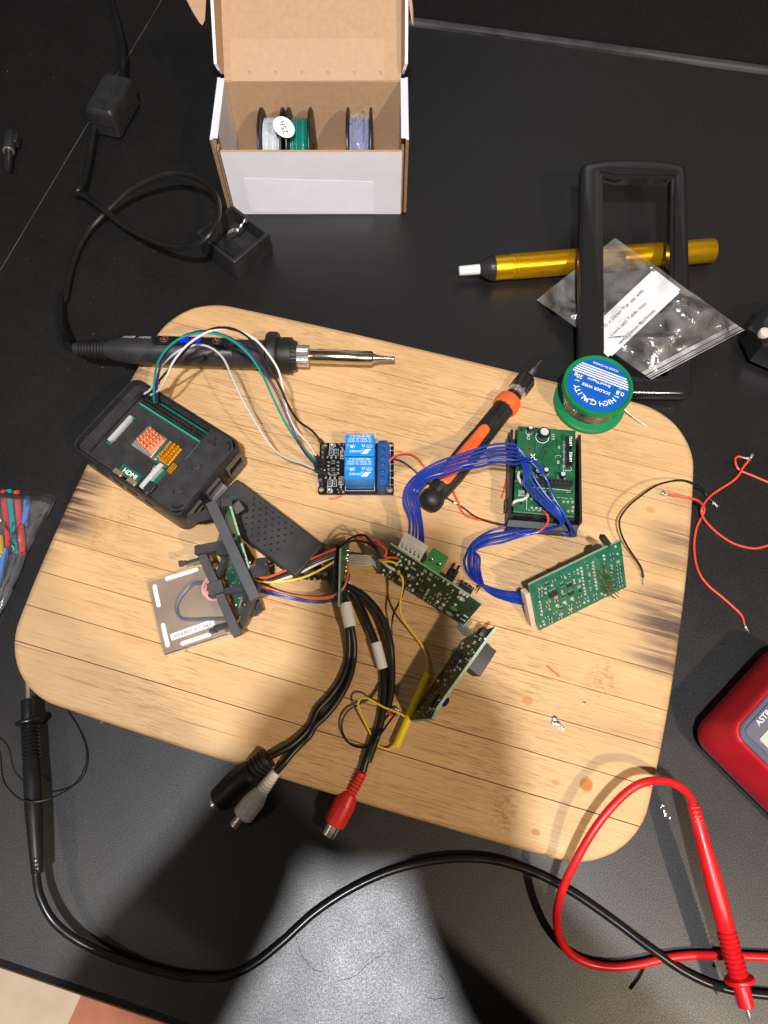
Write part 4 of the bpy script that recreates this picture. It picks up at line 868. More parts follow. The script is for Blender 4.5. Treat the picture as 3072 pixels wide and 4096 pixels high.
mb=MB(); mb.box((.0152,-.0240,.0160),(.0055,.0065,.005),bev=.0006); mb.cyl((.0152,-.0265,.016),(.0152,-.0300,.016),.0024,n=14); mb.build('audio_socket',black_plastic,bd)
text(bd,'CAM',.0062,-.0125,.0142,.0022,R(90),white_print)
# ports on the right-hand face: openings with metal sockets
for y,w_,m_ in ((-.0195,.0135,1),(-.0015,.0135,1),(.0190,.0150,0)):
    mb=MB(); mb.box((.0448,y,.0155),(.0012,w_,.0150)); mb.build('port_opening',hole_dark,pi)
    mb=MB(); mb.holes(rc(-w_/2/mm+.4,-6.6,w_/2/mm-.4,6.6),[rc(-w_/2/mm+1.2,-5.9,w_/2/mm-1.2,-.6),rc(-w_/2/mm+1.2,.6,w_/2/mm-1.2,5.9)] if m_ else [rc(-6,-5.5,6,5)],0,.0035,frame((.0440,y,.0155),(0,1,0),(1,0,0))); mb.build('port_shell',mat('port_metal',(.22,.20,.18),.35,.8),pi)
mb=MB(); mb.loft([(rrect(LX+.0003,LY+.0003,.0071,6),.0095),(rrect(LX+.0003,LY+.0003,.0071,6),.0099)],cap0=False,cap1=False); mb.build('seam_line',black_gloss,pi)
for x,w_ in ((-.022,.010),(-.0085,.0075),(.0035,.0075),(.0175,.006)):
    mb=MB(); mb.box((x,-LY/2-.0001,.0155),(w_,.0006,.0042),bev=.0002); mb.build('side_opening',hole_dark,pi)
# ================================================================ CAPTURE ADAPTER (black box with dot holes, cables and connectors)
Mcap=frame((-.0737,.1565,ZB),(math.cos(R(-38.0)),math.sin(R(-38.0)),0))
cap=thing('capture_adapter','black box with a dot-hole pattern plugged into the case, three audio video tails','adapter',Mcap)
CH=.0185; cx0,cx1=-.036,.0365
def capo(ins,dx=0): 
    a0=rrect(cx1-cx0-2*ins,.0268-2*ins,max(.0018-ins*.4,.0006),4,(cx0+cx1)/2,0); return a0
mb=MB(); mb.loft([(capo(.0022),.0004),(capo(.0014),.0025),(capo(.0004),.0085),(capo(.0002),.0092),(capo(0),.0096),(capo(0),CH-.0012),(capo(.0005),CH-.0004),(capo(.0013),CH)]); mb.build('case',mat('adapter_black',(.036,.036,.037),.5,var=.2,vscale=70,bump=.1,bscale=3000),cap)
holesxy=[]
for i in range(9):
    for j in range(7):
        x=-17.7+i*6.35/1.0*.82+ (0 if j%2==0 else 2.6); y=9.9-j*3.25
        if x<17.5 and not (x<-8 and y<-2 and False): holesxy.append((x,y))
mb=MB(); mb.lathe([(.00075,0),(.00075,.00006)],12); hm=mb.mesh('vent_hole',hole_dark)
for x,y in holesxy: inst('vent_hole',hm,cap,Matrix.Translation((x*mm,y*mm,CH)))
mb=MB(); mb.box((.0262,.0030,CH+.0001),(.0085,.0070,.0006),Matrix.Rotation(0,4,'Z'),bev=.0003); mb.build('snap_tab',MATS['adapter_black'],cap)
mb=MB(); mb.box((-.041,0,.011),(.012,.0125,.0046)); mb.build('usb_plug',chrome,cap)
ring=hit(Mcap,'K6',665,170,CH); mb=MB(); mb.holes(circ(ring.x,ring.y,.0022,20),[circ(ring.x,ring.y,.0015,20)],CH,CH+.0002,None); mb.build('lamp_ring',pcb_teal,cap)
# strain relief and cables
s0=W('K6',1200,690,.0265); s1=W('K6',1320,650,.0265); s0=Mcap@Vector((.0355,-.006,.010)); s1=W('K6',1330,690,.0265)
mb=MB(); dd=(s1-s0); Lr=dd.length
pr=[(.0050,0),(.0050,.003)]
for i in range(3): z=.003+i*(Lr-.004)/3; pr+=[(.0034,z),(.0034,z+.001),(.0050-.0004*i,z+.0012),(.0050-.0004*i,z+(Lr-.004)/3-.0002)]
pr+=[(.0034,Lr)]; mb.along(s0,s1,pr,20); mb.build('strain_relief',black_rubber,cap,world=True)
CR=.0019
def cable(name,pts,r=CR,m=cable_black): mb=MB(); mb.tube([s1]+[W(*p) for p in pts],r,12,7); return mb.build(name,m,cap,world=True)
Z1=ZB+CR
cA=[('K19',60,590,.026),('K19',140,690,.024),('K19',215,810,.025),('K7',278,800,.0260),('K7',294,950,.0255),('K7',303,1080,.023),('K7',298,1200,Z1),('K7',272,1310,Z1),('K7',222,1420,Z1),('K7',142,1530,Z1),('K7',42,1640,Z1)]
cable('cable',cA+[('K26',922,0,Z1),('K26',852,86,Z1+.0005),('K26',760,166,Z1+.001),('K26',650,228,Z1+.001),('K26',560,275,.0195)])
cB=[('K19',65,580,.0285),('K19',150,670,.0290),('K19',225,800,.0285),('K7',282,790,.0285),('K7',303,950,.0265),('K7',312,1080,.024),('K7',308,1200,Z1),('K7',276,1320,Z1),('K7',222,1430,Z1),('K7',150,1530,Z1),('K7',50,1640,Z1+.0015),('K7',-50,1730,Z1+.002)]
cable('cable',[('K19',65,580,.0285),('K19',150,670,.0290),('K19',225,800,.0285),('K7',324,950,.0260),('K7',345,1080,.023),('K7',344,1200,Z1),('K7',322,1325,Z1),('K7',274,1450,Z1),('K7',200,1575,Z1),('K7',108,1688,Z1),('K7',20,1770,Z1+.0008),('K26',908,88,Z1+.0008),('K26',842,154,Z1),('K26',770,228,Z1),('K26',705,308,Z1),('K26',636,388,.0185)])
cable('cable',[('K19',90,560,.028),('K19',200,640,.026),('K7',330,660,.025),('K7',400,780,.024),('K7',460,920,.024),('K7',515,1060,.023),('K7',550,1180,.0215),('K7',580,1290,Z1),('K7',595,1420,Z1),('K7',590,1560,Z1),('K7',575,1700,Z1),('K7',545,1820,Z1),('K7',505,1940,Z1),('K7',460,2060,Z1),('K26',1455,60,Z1),('K26',1420,170,Z1),('K26',1385,270,Z1+.0005),('K26',1350,385,.0195)],.0022)
cable('cable',[('K19',100,545,.0295),('K19',210,610,.0295),('K7',350,640,.029),('K7',440,700,.029),('K7',530,800,.029),('K7',600,920,.027),('K7',645,1080,.025),('K7',658,1220,.0225),('K7',660,1360,.0215),('K7',650,1500,.021),('K7',635,1580,.021),('K7',622,1640,.021)],.0021)
def sleeve(k,p0,p1,r,L): 
    a=W(k,*p0);b=W(k,*p1); mb=MB(); mb.along(a,b,[(r*.9,0),(r,.0002),(r,(b-a).length-.0002),(r*.9,(b-a).length)],20); mb.build('white_sleeve',white_plastic,cap,world=True,label=L)
sleeve('K7',(272,750,.0275),(314,950,.0258),.0038,'white shrink sleeve round the paired cables')
sleeve('K7',(526,1075,.0235),(582,1295,.0205),.0032,'white shrink sleeve round the red connector cable')
sleeve('K7',(285,590,.0275),(325,640,.0275),.0026,'short white sleeve beside the narrow board')
mb=MB(); mb.tube([W('K7',*p) for p in ((622,1635,.021),(632,1660,.0215),(660,1685,.0215),(708,1686,.020))],.0006,8); mb.build('red_core',wire_red,cap,world=True)
mb=MB(); mb.ball(W('K7',708,1640,.0205),.0013,n=8); mb.ball(W('K7',690,1632,.0205),.0009,n=8); mb.tube([W('K7',*p) for p in ((640,1630,.021),(680,1632,.0208),(705,1640,.0205))],.0005,6); mb.build('solder_joint',solder,cap,world=True)
def rca(p0,p1,m,name,lb):
    a=p0;b=p1; d=(b-a).normalized(); L=(b-a).length; o=None
    mb=MB(); pr=[(.0024,0),(.0029,.0004)]
    for i in range(6):
        z=.001+i*.0020; r=.0030+.00018*i; pr+=[(r,z),(r,z+.0013),(r-.0007,z+.0014),(r-.0007,z+.0019)]
    z=.0135; pr+=[(.0042,z),(.0058,z+.005),(.0062,z+.0065),(.0062,L-.0075),(.0058,L-.007)]
    mb.along(a,b,pr,28); o=mb.build(name,m,cap,world=True,label=lb)
    mb=MB(); A=axis(a,d)
    for t in (R(90),R(150),R(30)): 
        for i in range(9): mb.box((0,.0060,.0195+i*.0011),(.0034,.0006,.0004),A@Matrix.Rotation(t-R(90),4,'Z'))
    mb.build('grip_texture',m,o,world=True)
    mb=MB(); prof=[(.0040,L-.0076),(.0043,L-.0072),(.0043,L),(.0034,L),(.0033,L-.005)]; mb.lathe(prof,28,A,cap=False)
    mb.build('metal_sleeve',chrome,o,world=True)
    mb=MB()
    for t in range(4):
        mb.box((0,.0044,L-.0035),(.0005,.0004,.007),A@Matrix.Rotation(R(45+90*t),4,'Z'))
    mb.build('slit',hole_dark,o,world=True)
    mb=MB(); mb.lathe([(.0032,L-.004),(.0008,L-.004),(.0008,L-.0055)],20,A,cap=False); mb.build('insulator',black_plastic,o,world=True)
rca_red=mat('rca_red',(.62,.022,.018),.4,var=.06); rca_white=mat('rca_white',(.86,.84,.83),.42,var=.05)
rca(W('K26',632,388,.0185),W('K26',292,832,.0075),rca_white,'audio_connector','white phono socket hanging off the board edge')
rca(W('K26',1347,388,.0195),W('K26',1062,905,.0080),rca_red,'audio_connector','red phono socket hanging off the board edge')
a=W('K26',570,262,.0205); b_=W('K26',150,635,.0105); L=(b_-a).length; d=(b_-a).normalized()
mb=MB(); pr=[(.0030,0),(.0058,.0003)]
for i in range(4):
    z=.001+i*.0026; pr+=[(.0060,z),(.0060,z+.0016),(.0046,z+.0018),(.0046,z+.0025)]
pr+=[(.0064,.0122),(.0072,.0135),(.0076,.0160),(.0076,L-.006),(.0070,L-.001),(.006,L)]; mb.along(a,b_,pr,30); sv=mb.build('video_connector',black_rubber,cap,world=True,label='black round video socket hanging off the board edge')
mb=MB(); mb.lathe([(.0048,L-.0005),(.0048,L+.0028),(.0040,L+.0028),(.0040,L-.0003)],26,axis(a,d),cap=False); mb.build('metal_sleeve',chrome,sv,world=True)
# ================================================================ RELAY MODULE
Mr=frame(((-.0433+.0066)/2,.2037,ZB+.0008),(1,-.004,0)); ZP=.0016
rel=thing('relay_module','black relay module board with two bright blue relays','relay module',Mr)
rl=lambda x,y,h=ZP: hit(Mr,'K15',x,y,h)
hc=[rl(*p) for p in ((215,275),(1408,262),(1388,1072),(155,1068))]
W2,H2=.0498,.0376; outl=[(p[0],p[1]) for p in rrect(W2,H2,.0016,4)]
mb=MB(); mb.holes(outl,[circ(p.x,p.y,.0015,18) for p in hc],0,ZP); mb.build('circuit_board',pcb_black,rel)
for p in hc: mb=MB(); mb.holes(circ(p.x,p.y,.0019,18),[circ(p.x,p.y,.00152,18)],ZP,ZP+.00005); mb.build('hole_ring',tin,rel)
def btext(s,x,y,z,size,lenx): text(rel,s,x,y,z,size,R(180),white_print,bold=.006,sx=lenx)
ht=.0155
for k,(yt,yb) in enumerate(((85,455),(493,865))):
    p0=rl(588-k*14,yt,ZP+ht); p1=rl(1112-k*6,yb,ZP+ht); cx,cy=-.0098+.0+(p0.x+p1.x)/2*0,0
    cx=(p0.x+p1.x)/2; cy=(p0.y+p1.y)/2; w_=.0190; h_=.0152
    mb=MB(); mb.loft([(rrect(w_-.0002,h_,.0004,2,cx,cy),ZP+.0002),(rrect(w_-.0002,h_,.0004,2,cx,cy),ZP+.003),(rrect(w_,h_+.0002,.0005,2,cx,cy),ZP+.0032),(rrect(w_,h_+.0002,.0005,2,cx,cy),ZP+ht-.0004),(rrect(w_-.0006,h_-.0006,.0005,2,cx,cy),ZP+ht)]); ro=mb.build('relay',relay_blue,rel)
    z=ZP+ht+.00003
    def tt(s,px,py,size,sx=1,**kw):
        q=rl(px,py+(408 if k else 0)-0,ZP+ht); text(ro,s,q.x-(.0003 if k else 0),q.y,z,size,R(180),white_print,sx=sx,**kw)
    tt('SRD-05VDC-SL-C',853,113,.0020,.93,bold=.004); tt('10A  30VDC 10A  28VDC',848,158,.00155,.93); tt('10A 250VAC 10A 125VAC',848,200,.00155,.93)
    tt('SONGLE',775,380,.0020,1,bold=.008,shear=.2); tt('R',893,357,.0009); tt('CQC',1018,293,.0011); tt('c',772,272,.0013); tt('US',635,272,.0012); tt('1',628,312,.0012); tt('UR',712,292,.0028,.8,bold=.03,shear=-.2)
    q=rl(1018,293+408*k,ZP+ht); e=[(q.x+.0020*math.cos(t),q.y+.0012*math.sin(t)) for t in [2*math.pi*i/24 for i in range(24)]]; e2=[(q.x+.0018*math.cos(t),q.y+.00105*math.sin(t)) for t in [2*math.pi*i/24 for i in range(24)]]
    mb=MB(); mb.holes(e,[e2],z,z+.00003); q=rl(893,357+408*k,ZP+ht); mb.holes(circ(q.x,q.y,.0008,16),[circ(q.x,q.y,.00066,16)],z,z+.00003)
    q=[rl(x,y+408*k,ZP+ht) for x,y in ((877,265),(950,265),(910,312))]; c_=sum((Vector((p.x,p.y)) for p in q),Vector((0,0)))/3
    tri=[(p.x,p.y) for p in q]; tri2=[tuple(c_+(Vector(p)-c_)*.62) for p in tri]; mb.holes(tri,[tri2],z,z+.00003)
    for i in range(3):
        q=[rl(x,y+408*k,ZP+ht) for x,y in ((945-i*30,345+i*30),(1050-i*28,345+i*30),(1033-i*28,365+i*30),(928-i*30,365+i*30))]; mb.loft([[(p.x,p.y,z) for p in q],[(p.x,p.y,z+.00003) for p in q]])
    mb.build('print_mark',white_print,ro)
mb=MB(); p0=rl(590,1085);p1=rl(1125,50)
mb.holes([(p0.x-.0002,p0.y-.0002),(p1.x,p0.y-.0002),(p1.x,p1.y),(p0.x-.0002,p1.y)],[[(p0.x,p0.y),(p1.x-.0002,p0.y),(p1.x-.0002,p1.y-.0002),(p0.x,p1.y-.0002)]],ZP,ZP+.00004); mb.build('silkscreen',white_print,rel)
# screw terminal block
TH=.0100; p0=rl(1190,185,ZP+TH); p1=rl(1340,960,ZP+TH); tcx=(p0.x+p1.x)/2; tcy=(p0.y+p1.y)/2; thh=abs(p0.y-p1.y); tww=.0078
hs=[rl(x,y,ZP+TH) for x,y in ((1273,248),(1268,372),(1264,494),(1262,615),(1258,745),(1254,868))]
mb=MB(); mb.holes(rrect(.0060,thh,.0003,2,tcx,tcy),[circ(p.x,p.y,.00175,18) for p in hs],ZP+.006,ZP+TH); mb.loft([(rrect(tww,thh,.0003,2,tcx,tcy),ZP),(rrect(tww,thh,.0003,2,tcx,tcy),ZP+.0066),(rrect(.0064,thh,.0003,2,tcx,tcy),ZP+.0075)]); tbk=mb.build('terminal_block',term_blue,rel)
for p in hs:
    mb=MB(); mb.lathe([(.0015,0),(.0015,.0012),(.0012,.0016)],18,Matrix.Translation((p.x,p.y,ZP+.0070))); sc=mb.build('screw',chrome,tbk)
    mb=MB(); mb.box((p.x,p.y,ZP+.0087),(.0026,.0004,.0003),None); mb.box((p.x,p.y,ZP+.00875),(.0004,.0026,.0003)); mb.build('screw_slot',hole_dark,sc)
mb=MB()
for i in range(5): y=(hs[i].y+hs[i+1].y)/2; mb.box((tcx,y,ZP+TH),(.0058,.00025,.0003))
mb.build('divider',mat('term_dark',(.004,.03,.12),.4),tbk)
for y in (1000,1050,1100): pass
# optocouplers, resistors, diodes, transistors, LEDs, header
opto=mat('opto',(.012,.012,.012),.35,var=.2)
for y in (575,705):
    q=rl(368,y,ZP+.0035); mb=MB(); mb.box((q.x,q.y,ZP+.0020),(.0047,.0044,.0034),bev=.0004); oc_=mb.build('optocoupler',opto,rel)
    mb=MB()
    for sx in (-1,1):
        for sy in (-1,1): mb.box((q.x+sx*.0031,q.y+sy*.0013,ZP+.0006),(.0016,.0008,.0011),bev=.0003)
    mb.build('leg',solder,oc_); text(oc_,'EL817',q.x,q.y+.0006,ZP+.00372,.0011,R(180),grey_print); text(oc_,'C947',q.x,q.y-.0009,ZP+.00372,.0011,R(180),grey_print)
def smd(l,w_,h_,body,endm,ew=.28):
    mb=MB(); mb.box((0,0,h_/2),(l*(1-2*ew),w_,h_)); mb.cur=1
    for s in(-1,1): mb.box((s*l*(.5-ew/2),0,h_/2+.00002),(l*ew,w_*1.02,h_*1.04),bev=.00008)
    return mb.mesh('smd',[body,endm])
sm_res=smd(.0021,.00125,.0006,resist_black,solder); sm_cap=smd(.0021,.00125,.0009,brown_cap,solder); sm_led=smd(.0022,.0013,.0007,mat('led_white',(.75,.75,.70),.3),solder); sm_dio=smd(.0036,.0015,.0014,glass_red,solder)
def pil(me,name,x,y,rot): q=rl(x,y); inst(name,me,rel,Matrix.Translation((q.x,q.y,ZP))@Matrix.Rotation(rot,4,'Z'))
for x,y in ((338,395),(428,395),(312,950),(393,950)): pil(sm_res,'resistor',x,y,R(90))
for x,y in ((345,270),(302,1075)): pil(sm_led,'indicator_led',x,y,R(90))
for x,y in ((530,440),(508,915)): pil(sm_dio,'diode',x,y,R(90))
mb=MB(); mb.box((0,0,.0006),(.0014,.0029,.0011),bev=.0002); mb.cur=1
for x,y in ((-.0011,-.001),(-.0011,.001),(.0011,0)): mb.box((x,y,.0003),(.0009,.0006,.0005))
tr_me=mb.mesh('transistor',[opto,solder])
for x,y in ((530,280),(490,1085)): pil(tr_me,'transistor',x,y,R(20))
def outl_box(x0,y0,x1,y1,par=rel):
    a_=rl(x0,y0);b__=rl(x1,y1); mb=MB(); t=.00016; X0,X1=sorted((a_.x,b__.x));Y0,Y1=sorted((a_.y,b__.y))
    mb.holes([(X0,Y0),(X1,Y0),(X1,Y1),(X0,Y1)],[[(X0+t,Y0+t),(X1-t,Y0+t),(X1-t,Y1-t),(X0+t,Y1-t)]],ZP,ZP+.00004); mb.build('silkscreen',white_print,par)
for b4 in ((300,340,374,455),(393,340,465,458),(310,215,380,325),(500,370,570,515),(275,893,348,1010),(360,893,432,1015),(475,835,548,985),(265,1015,338,1130),(303,785,433,808)): outl_box(*b4)
for s,x,y in (('R1',340,490),('R2',424,490),('R4',318,858),('R3',402,858),('IN1',405,275),('IN2',352,1095),('D1',540,335),('D2',508,1020),('J1',265,490),('J2',238,855),('J3',1450,860),('Q1',470,230),('T2',555,1115),('VCC',102,985)): 
    q=rl(x,y); text(rel,s,q.x,q.y,ZP+.00003,.0016,R(90) if s not in('J1','J2') else R(180),white_print,bold=.004)
q0=rl(1398,300);q1=rl(1388,1010); mb=MB(); mb.box(((q0.x+q1.x)/2,(q0.y+q1.y)/2,ZP),(.00018,abs(q0.y-q1.y),.00006)); mb.build('silkscreen',white_print,rel)
for y in (368,610,733,858,985):
    q=rl(1395,y); mb=MB(); mb.box((q.x,q.y,ZP+.00005),(.0044,.00016,.00005)); mb.build('silkscreen',white_print,rel)
# pin headers with jumper block
for y0_,y1_,xx in ((320,580,190),(640,960,165)):
    a_=rl(xx,y0_);b__=rl(xx,y1_); n_=3 if y0_<500 else 4; mb=MB(); mb.box(((a_.x+b__.x)/2,(a_.y+b__.y)/2,ZP+.0013),(.0025,abs(a_.y-b__.y),.0025),bev=.0003); hd_=mb.build('pin_header',black_plastic,rel)
    for i in range(n_):
        t=(i+.5)/n_; mb=MB(); mb.cyl((a_.x+(b__.x-a_.x)*t,a_.y+(b__.y-a_.y)*t,ZP+.0024),(a_.x+(b__.x-a_.x)*t,a_.y+(b__.y-a_.y)*t,ZP+.0050),.00035,n=8); mb.build('pin',solder,hd_)
q=rl(150,885); mb=MB(); mb.box((q.x,q.y,ZP+.0040),(.0030,.0050,.0060),bev=.0006); mb.build('jumper_cap',black_gloss,rel)
for x,y in ((205,400),(205,520),(170,600),(175,800),(218,720),(215,340)):
    q=rl(x,y); mb=MB(); mb.ball((q.x,q.y,ZP+.0002),.0006,n=6,sz=(1,1.2,.7)); mb.build('solder_joint',solder,rel)
# ================================================================ JUMPER WIRES from case to relay module
def jump(pts,m,lb,zs):
    n=len(pts); out=[]
    for i,(x,y) in enumerate(pts):
        u=i/(n-1); out.append((x,y,zs[0]+(zs[2]-zs[0])*u+4*(zs[1]-(zs[0]+zs[2])/2)*u*(1-u)))
    o=wire('jumper_wire','K4',out,.00072,m,lb,'wire','jumper wires from case to relay'); P=WP('K4',out)
    for i,j in ((0,1),(-1,-2)):
        d=(P[j]-P[i]).normalized(); mb=MB(); A=axis(P[i]-d*.006,d); mb.box((0,0,.0045),(.0023,.0023,.0110),A,bev=.0002); mb.build('connector_housing',black_plastic,o,world=True)
jump([(632,640),(625,560),(635,440),(660,360),(720,280),(800,225),(900,200),(1000,205),(1100,245),(1200,330),(1280,450),(1350,600),(1420,740),(1490,850),(1560,930),(1615,985)],wire_green,'green jumper wire arching from the case to the relay module',(.040,.085,.028))
jump([(648,640),(645,540),(660,420),(700,320),(780,235),(870,195),(960,190),(1080,225),(1180,290),(1280,410),(1370,560),(1430,700),(1500,860),(1560,950),(1610,1000)],wire_purple,'dark purple jumper wire arching from the case to the relay module',(.040,.083,.028))
jump([(548,578),(610,535),(650,450),(690,380),(770,310),(850,278),(920,272),(990,300),(1050,360),(1100,470),(1150,580),(1210,690),(1270,790),(1340,890),(1420,950),(1520,985),(1620,1030)],wire_grey,'grey jumper wire making the lowest, widest arc to the relay module',(.042,.070,.028))
jump([(592,582),(660,540),(700,470),(740,380),(800,300),(870,240),(960,190),(1060,175),(1150,190),(1240,240),(1320,330),(1380,430),(1410,560),(1440,700),(1490,790),(1560,870),(1618,960)],wire_white,'white jumper wire arching from the case to the relay module',(.042,.088,.028))
jump([(640,510),(690,450),(760,370),(830,290),(900,220),(960,180),(1040,165),(1120,180),(1200,230),(1270,330),(1340,440),(1390,530),(1440,640),(1500,730),(1570,780),(1610,820),(1632,850)],cable_black,'black jumper wire, the topmost arc from the case to the relay module',(.042,.092,.028))
# ================================================================ LCD MODULE WITH GREY FRAME
def bar(mb,p0,p1,w_,h_,up=(0,0,1)):
    p0=Vector(p0);p1=Vector(p1); d=p1-p0; M=frame((p0+p1)/2,d,Vector(up)-d*(Vector(up).dot(d)/d.dot(d))); mb.box((0,0,0),(d.length,w_,h_),M,bev=.0003)
k14=lambda x,y,z: W('K14',x,y,z)
lcd=thing('display_module','metal-backed display panel with a dark grey plastic frame and green board','display',Matrix.Translation(W('K14',600,900,ZB)))
zt=.0232; pc=[k14(110,690,zt),k14(290,1485,zt),k14(1035,1245,zt),k14(880,470,zt)]
tinb=mat('tin_back',(.36,.275,.21),.38,.45,var=.10,vscale=40)
mb=MB(); mb.loft([[Vector((p.x,p.y,ZB+.0004)) for p in pc],[Vector((p.x,p.y,zt-.0004)) for p in pc],[p+((sum(pc,Vector())/4)-p)*.008 for p in pc]]); pan=mb.build('metal_panel',tinb,lcd,world=True)
slotm=mat('slot_white',(.78,.78,.78),.4)
for a,b in (((185,712),(238,962)),((278,1140),(338,1405)),((305,655),(675,540)),((475,1372),(815,1258))):
    A=k14(*a,zt+.0002);B=k14(*b,zt+.0002); mb=MB(); L=(B-A).length; mb.loft([(rrect(L,.0026,.0012,4),-.0002),(rrect(L,.0026,.0012,4),.0002),(rrect(L-.0006,.0016,.0007,4),.00045)],frame((A+B)/2,B-A)); mb.build('pressed_slot',slotm,pan,world=True)
A=k14(368,1300,zt+.0003);B=k14(850,1130,zt+.0003); Mlb=frame((A+B)/2,A-B)
mb=MB(); mb.loft([(rrect((B-A).length,.0042,.0009,4),0),(rrect((B-A).length,.0042,.0009,4),.00012)],Mlb); lb_=mb.build('paper_label',paper,lcd,world=True)
text(lcd,'239CGX 508H06A',0,0,.00016,.0030,0,ink,M=ROOTM[lcd.name].inverted()@Mlb,sx=.98)
mb=MB(); mb.loft([[Vector((p.x,p.y,z)) for p in (k14(300,1490,zt),k14(1020,1255,zt),k14(1020,1262,zt),k14(300,1497,zt))] for z in (ZB+.0006,zt-.0003)]); mb.build('panel_rim',chrome,pan,world=True)
mb=MB()
bar(mb,k14(722,395,.044),k14(1112,1280,.040),.0052,.0060); bar(mb,k14(655,345,.046),k14(985,285,.052),.0056,.0055); bar(mb,k14(905,340,.052),k14(1100,335,.058),.0062,.0055)
bar(mb,k14(985,795,.046),k14(1235,735,.056),.0036,.004); bar(mb,k14(968,430,.050),k14(890,620,.038),.0028,.004); bar(mb,k14(1045,395,.054),k14(1165,690,.052),.0022,.004)
bar(mb,k14(860,700,.045),k14(890,830,.045),.0088,.0080); fr1=mb.build('inner_frame',grey_plastic,lcd,world=True,label='dark grey bar of the frame nearest the panel')
mb=MB(); k6=lambda x,y,z: W('K6',x,y,z)
bar(mb,k6(515,195,.066),k6(825,870,.058),.0060,.0058); bar(mb,k6(372,308,.052),k6(560,262,.062),.0042,.0050); bar(mb,k6(580,205,.064),k6(655,198,.062),.0050,.0050); bar(mb,k6(372,290,.048),k6(376,330,.046),.0035,.004)
bar(mb,k6(670,190,.054),k6(712,250,.050),.0060,.0080); mb.build('outer_frame',grey_plastic,lcd,world=True)
mb=MB(); bar(mb,k14(1255,590,.056),k14(1400,548,.050),.0052,.0050); bar(mb,k14(1385,560,.046),k14(1385,480,.044),.0068,.0110); mb.build('frame_foot',grey_plastic,lcd,world=True)
mb=MB(); bar(mb,k14(1335,715,.052),k14(1150,1175,.030),.0036,.0045); bar(mb,k14(1180,780,.046),k14(1285,1040,.024),.0045,.0045); bar(mb,k14(1110,1010,.026),k14(1360,985,.024),.0045,.0045); bar(mb,k14(1310,890,.030),k14(1360,990,.024),.004,.005); mb.build('frame_leg',grey_plastic,lcd,world=True)
mb=MB(); bar(mb,k14(475,485,.036),k14(545,470,.036),.0024,.003); bar(mb,k14(480,455,.036),k14(485,510,.036),.0026,.003); bar(mb,k14(540,475,.037),k14(705,425,.041),.0016,.002); mb.build('pivot_pin',grey_plastic,lcd,world=True)
mb=MB(); mb.cyl(k14(545,490,.036),k14(705,455,.040),.0010,n=10); mb.cyl(k14(990,1215,.028),k14(1020,1235,.026),.0016,n=12); mb.build('metal_pin',chrome,lcd,world=True)
mb=MB(); bar(mb,k14(860,1200,.030),k14(1055,1150,.038),.0030,.0035); bar(mb,k14(805,1235,.028),k14(865,1215,.029),.0028,.003); mb.build('lower_pin',grey_plastic,lcd,world=True)
def plate_thing(pts,z_thick,name,label,cat,pm,group=None,parent=None):
    P=[Vector(p) for p in pts]; n=(P[1]-P[0]).cross(P[-1]-P[0]).normalized(); n=n if n.z>0 else -n
    M=frame(P[0],P[1]-P[0],n); Mi=M.inverted(); t=parent or thing(name,label,cat,M,group)
    loc=[Mi@p for p in P]; mb=MB(); mb.loft([[(q.x,q.y,-z_thick) for q in loc],[(q.x,q.y,0) for q in loc]],M)
    o=mb.build('circuit_board',[pm,pcb_edge],t,world=True,angle=20)
    for p in o.data.polygons:
        if abs((ROOTM[t.name].to_3x3()@p.normal).dot(n))<.5: p.material_index=1
    return t,M,loc,o
_,Ml5,ll5,bo=plate_thing([k6(545,485,.030),k6(700,950,.026),k6(806,640,.056),k6(640,214,.064)],.0013,'','','',pcb_green,parent=lcd)
mb=MB()
for i in range(46):
    q=hit(Ml5,'K14',random.uniform(960,1160),random.uniform(440,930)); mb.ball((q.x,q.y,0),.00028,n=4)
for x,y in ((1240,470),(1090,940),(860,340),(850,330)): q=hit(Ml5,'K14',x,y); mb.ball((q.x,q.y,0),.0009,n=6,sz=(1,1,.5))
mb.v=[Ml5@v for v in mb.v]; o=mb.build('solder_dots',solder,lcd,world=True); o['kind']='stuff'
q=[hit(Ml5,'K14',*p) for p in ((905,600),(945,615),(1050,905),(1015,905))]; mb=MB(); mb.loft([[(p.x,p.y,.0012) for p in q],[(p.x,p.y,.0015) for p in q]],Ml5); mb.build('flex_strip',kapton,lcd,world=True)
for x,y,w_,h_ in ((1135,215,.003,.0045),(1065,170,.0016,.002),(1180,395,.0015,.003)):
    q=hit(Ml5,'K14',x,y); mb=MB(); mb.box((q.x,q.y,.0005),(h_,w_,.001),Ml5); mb.build('chip',resist_black,lcd,world=True)
mb=MB()
for off in (0,1):
    z0=zt+.001+.0004*off; mb.tube([k14(x+14*off,y+(18 if y<720 else 14 if y>1060 else 0)*off,z) for x,y,z in ((860,640,.034),(800,672,.031),(700,682,.028),(600,700,.0265),(520,785,.0255),(445,890,.025),(424,985,.0245),(455,1062,z0),(525,1092,z0),(700,1092,z0),(850,1085,z0+.001),(1000,1085,.027))],.00072,8)
mb.build('slate_wires',wire_slate,lcd,world=True)
for pts in (((900,520,.036),(860,560,.036),(790,630,.033),(738,700,.030),(720,770,.028),(745,828,.0265),(790,790,.0285),(800,710,.031),(850,620,.034)),((880,560,.036),(800,660,.032),(752,770,.028),(770,850,.0262),(830,885,.0258),(900,875,.0275))):
    mb=MB(); mb.tube([k14(*p) for p in pts],.00095,8); mb.build('pink_wire',wire_pink,lcd,world=True)
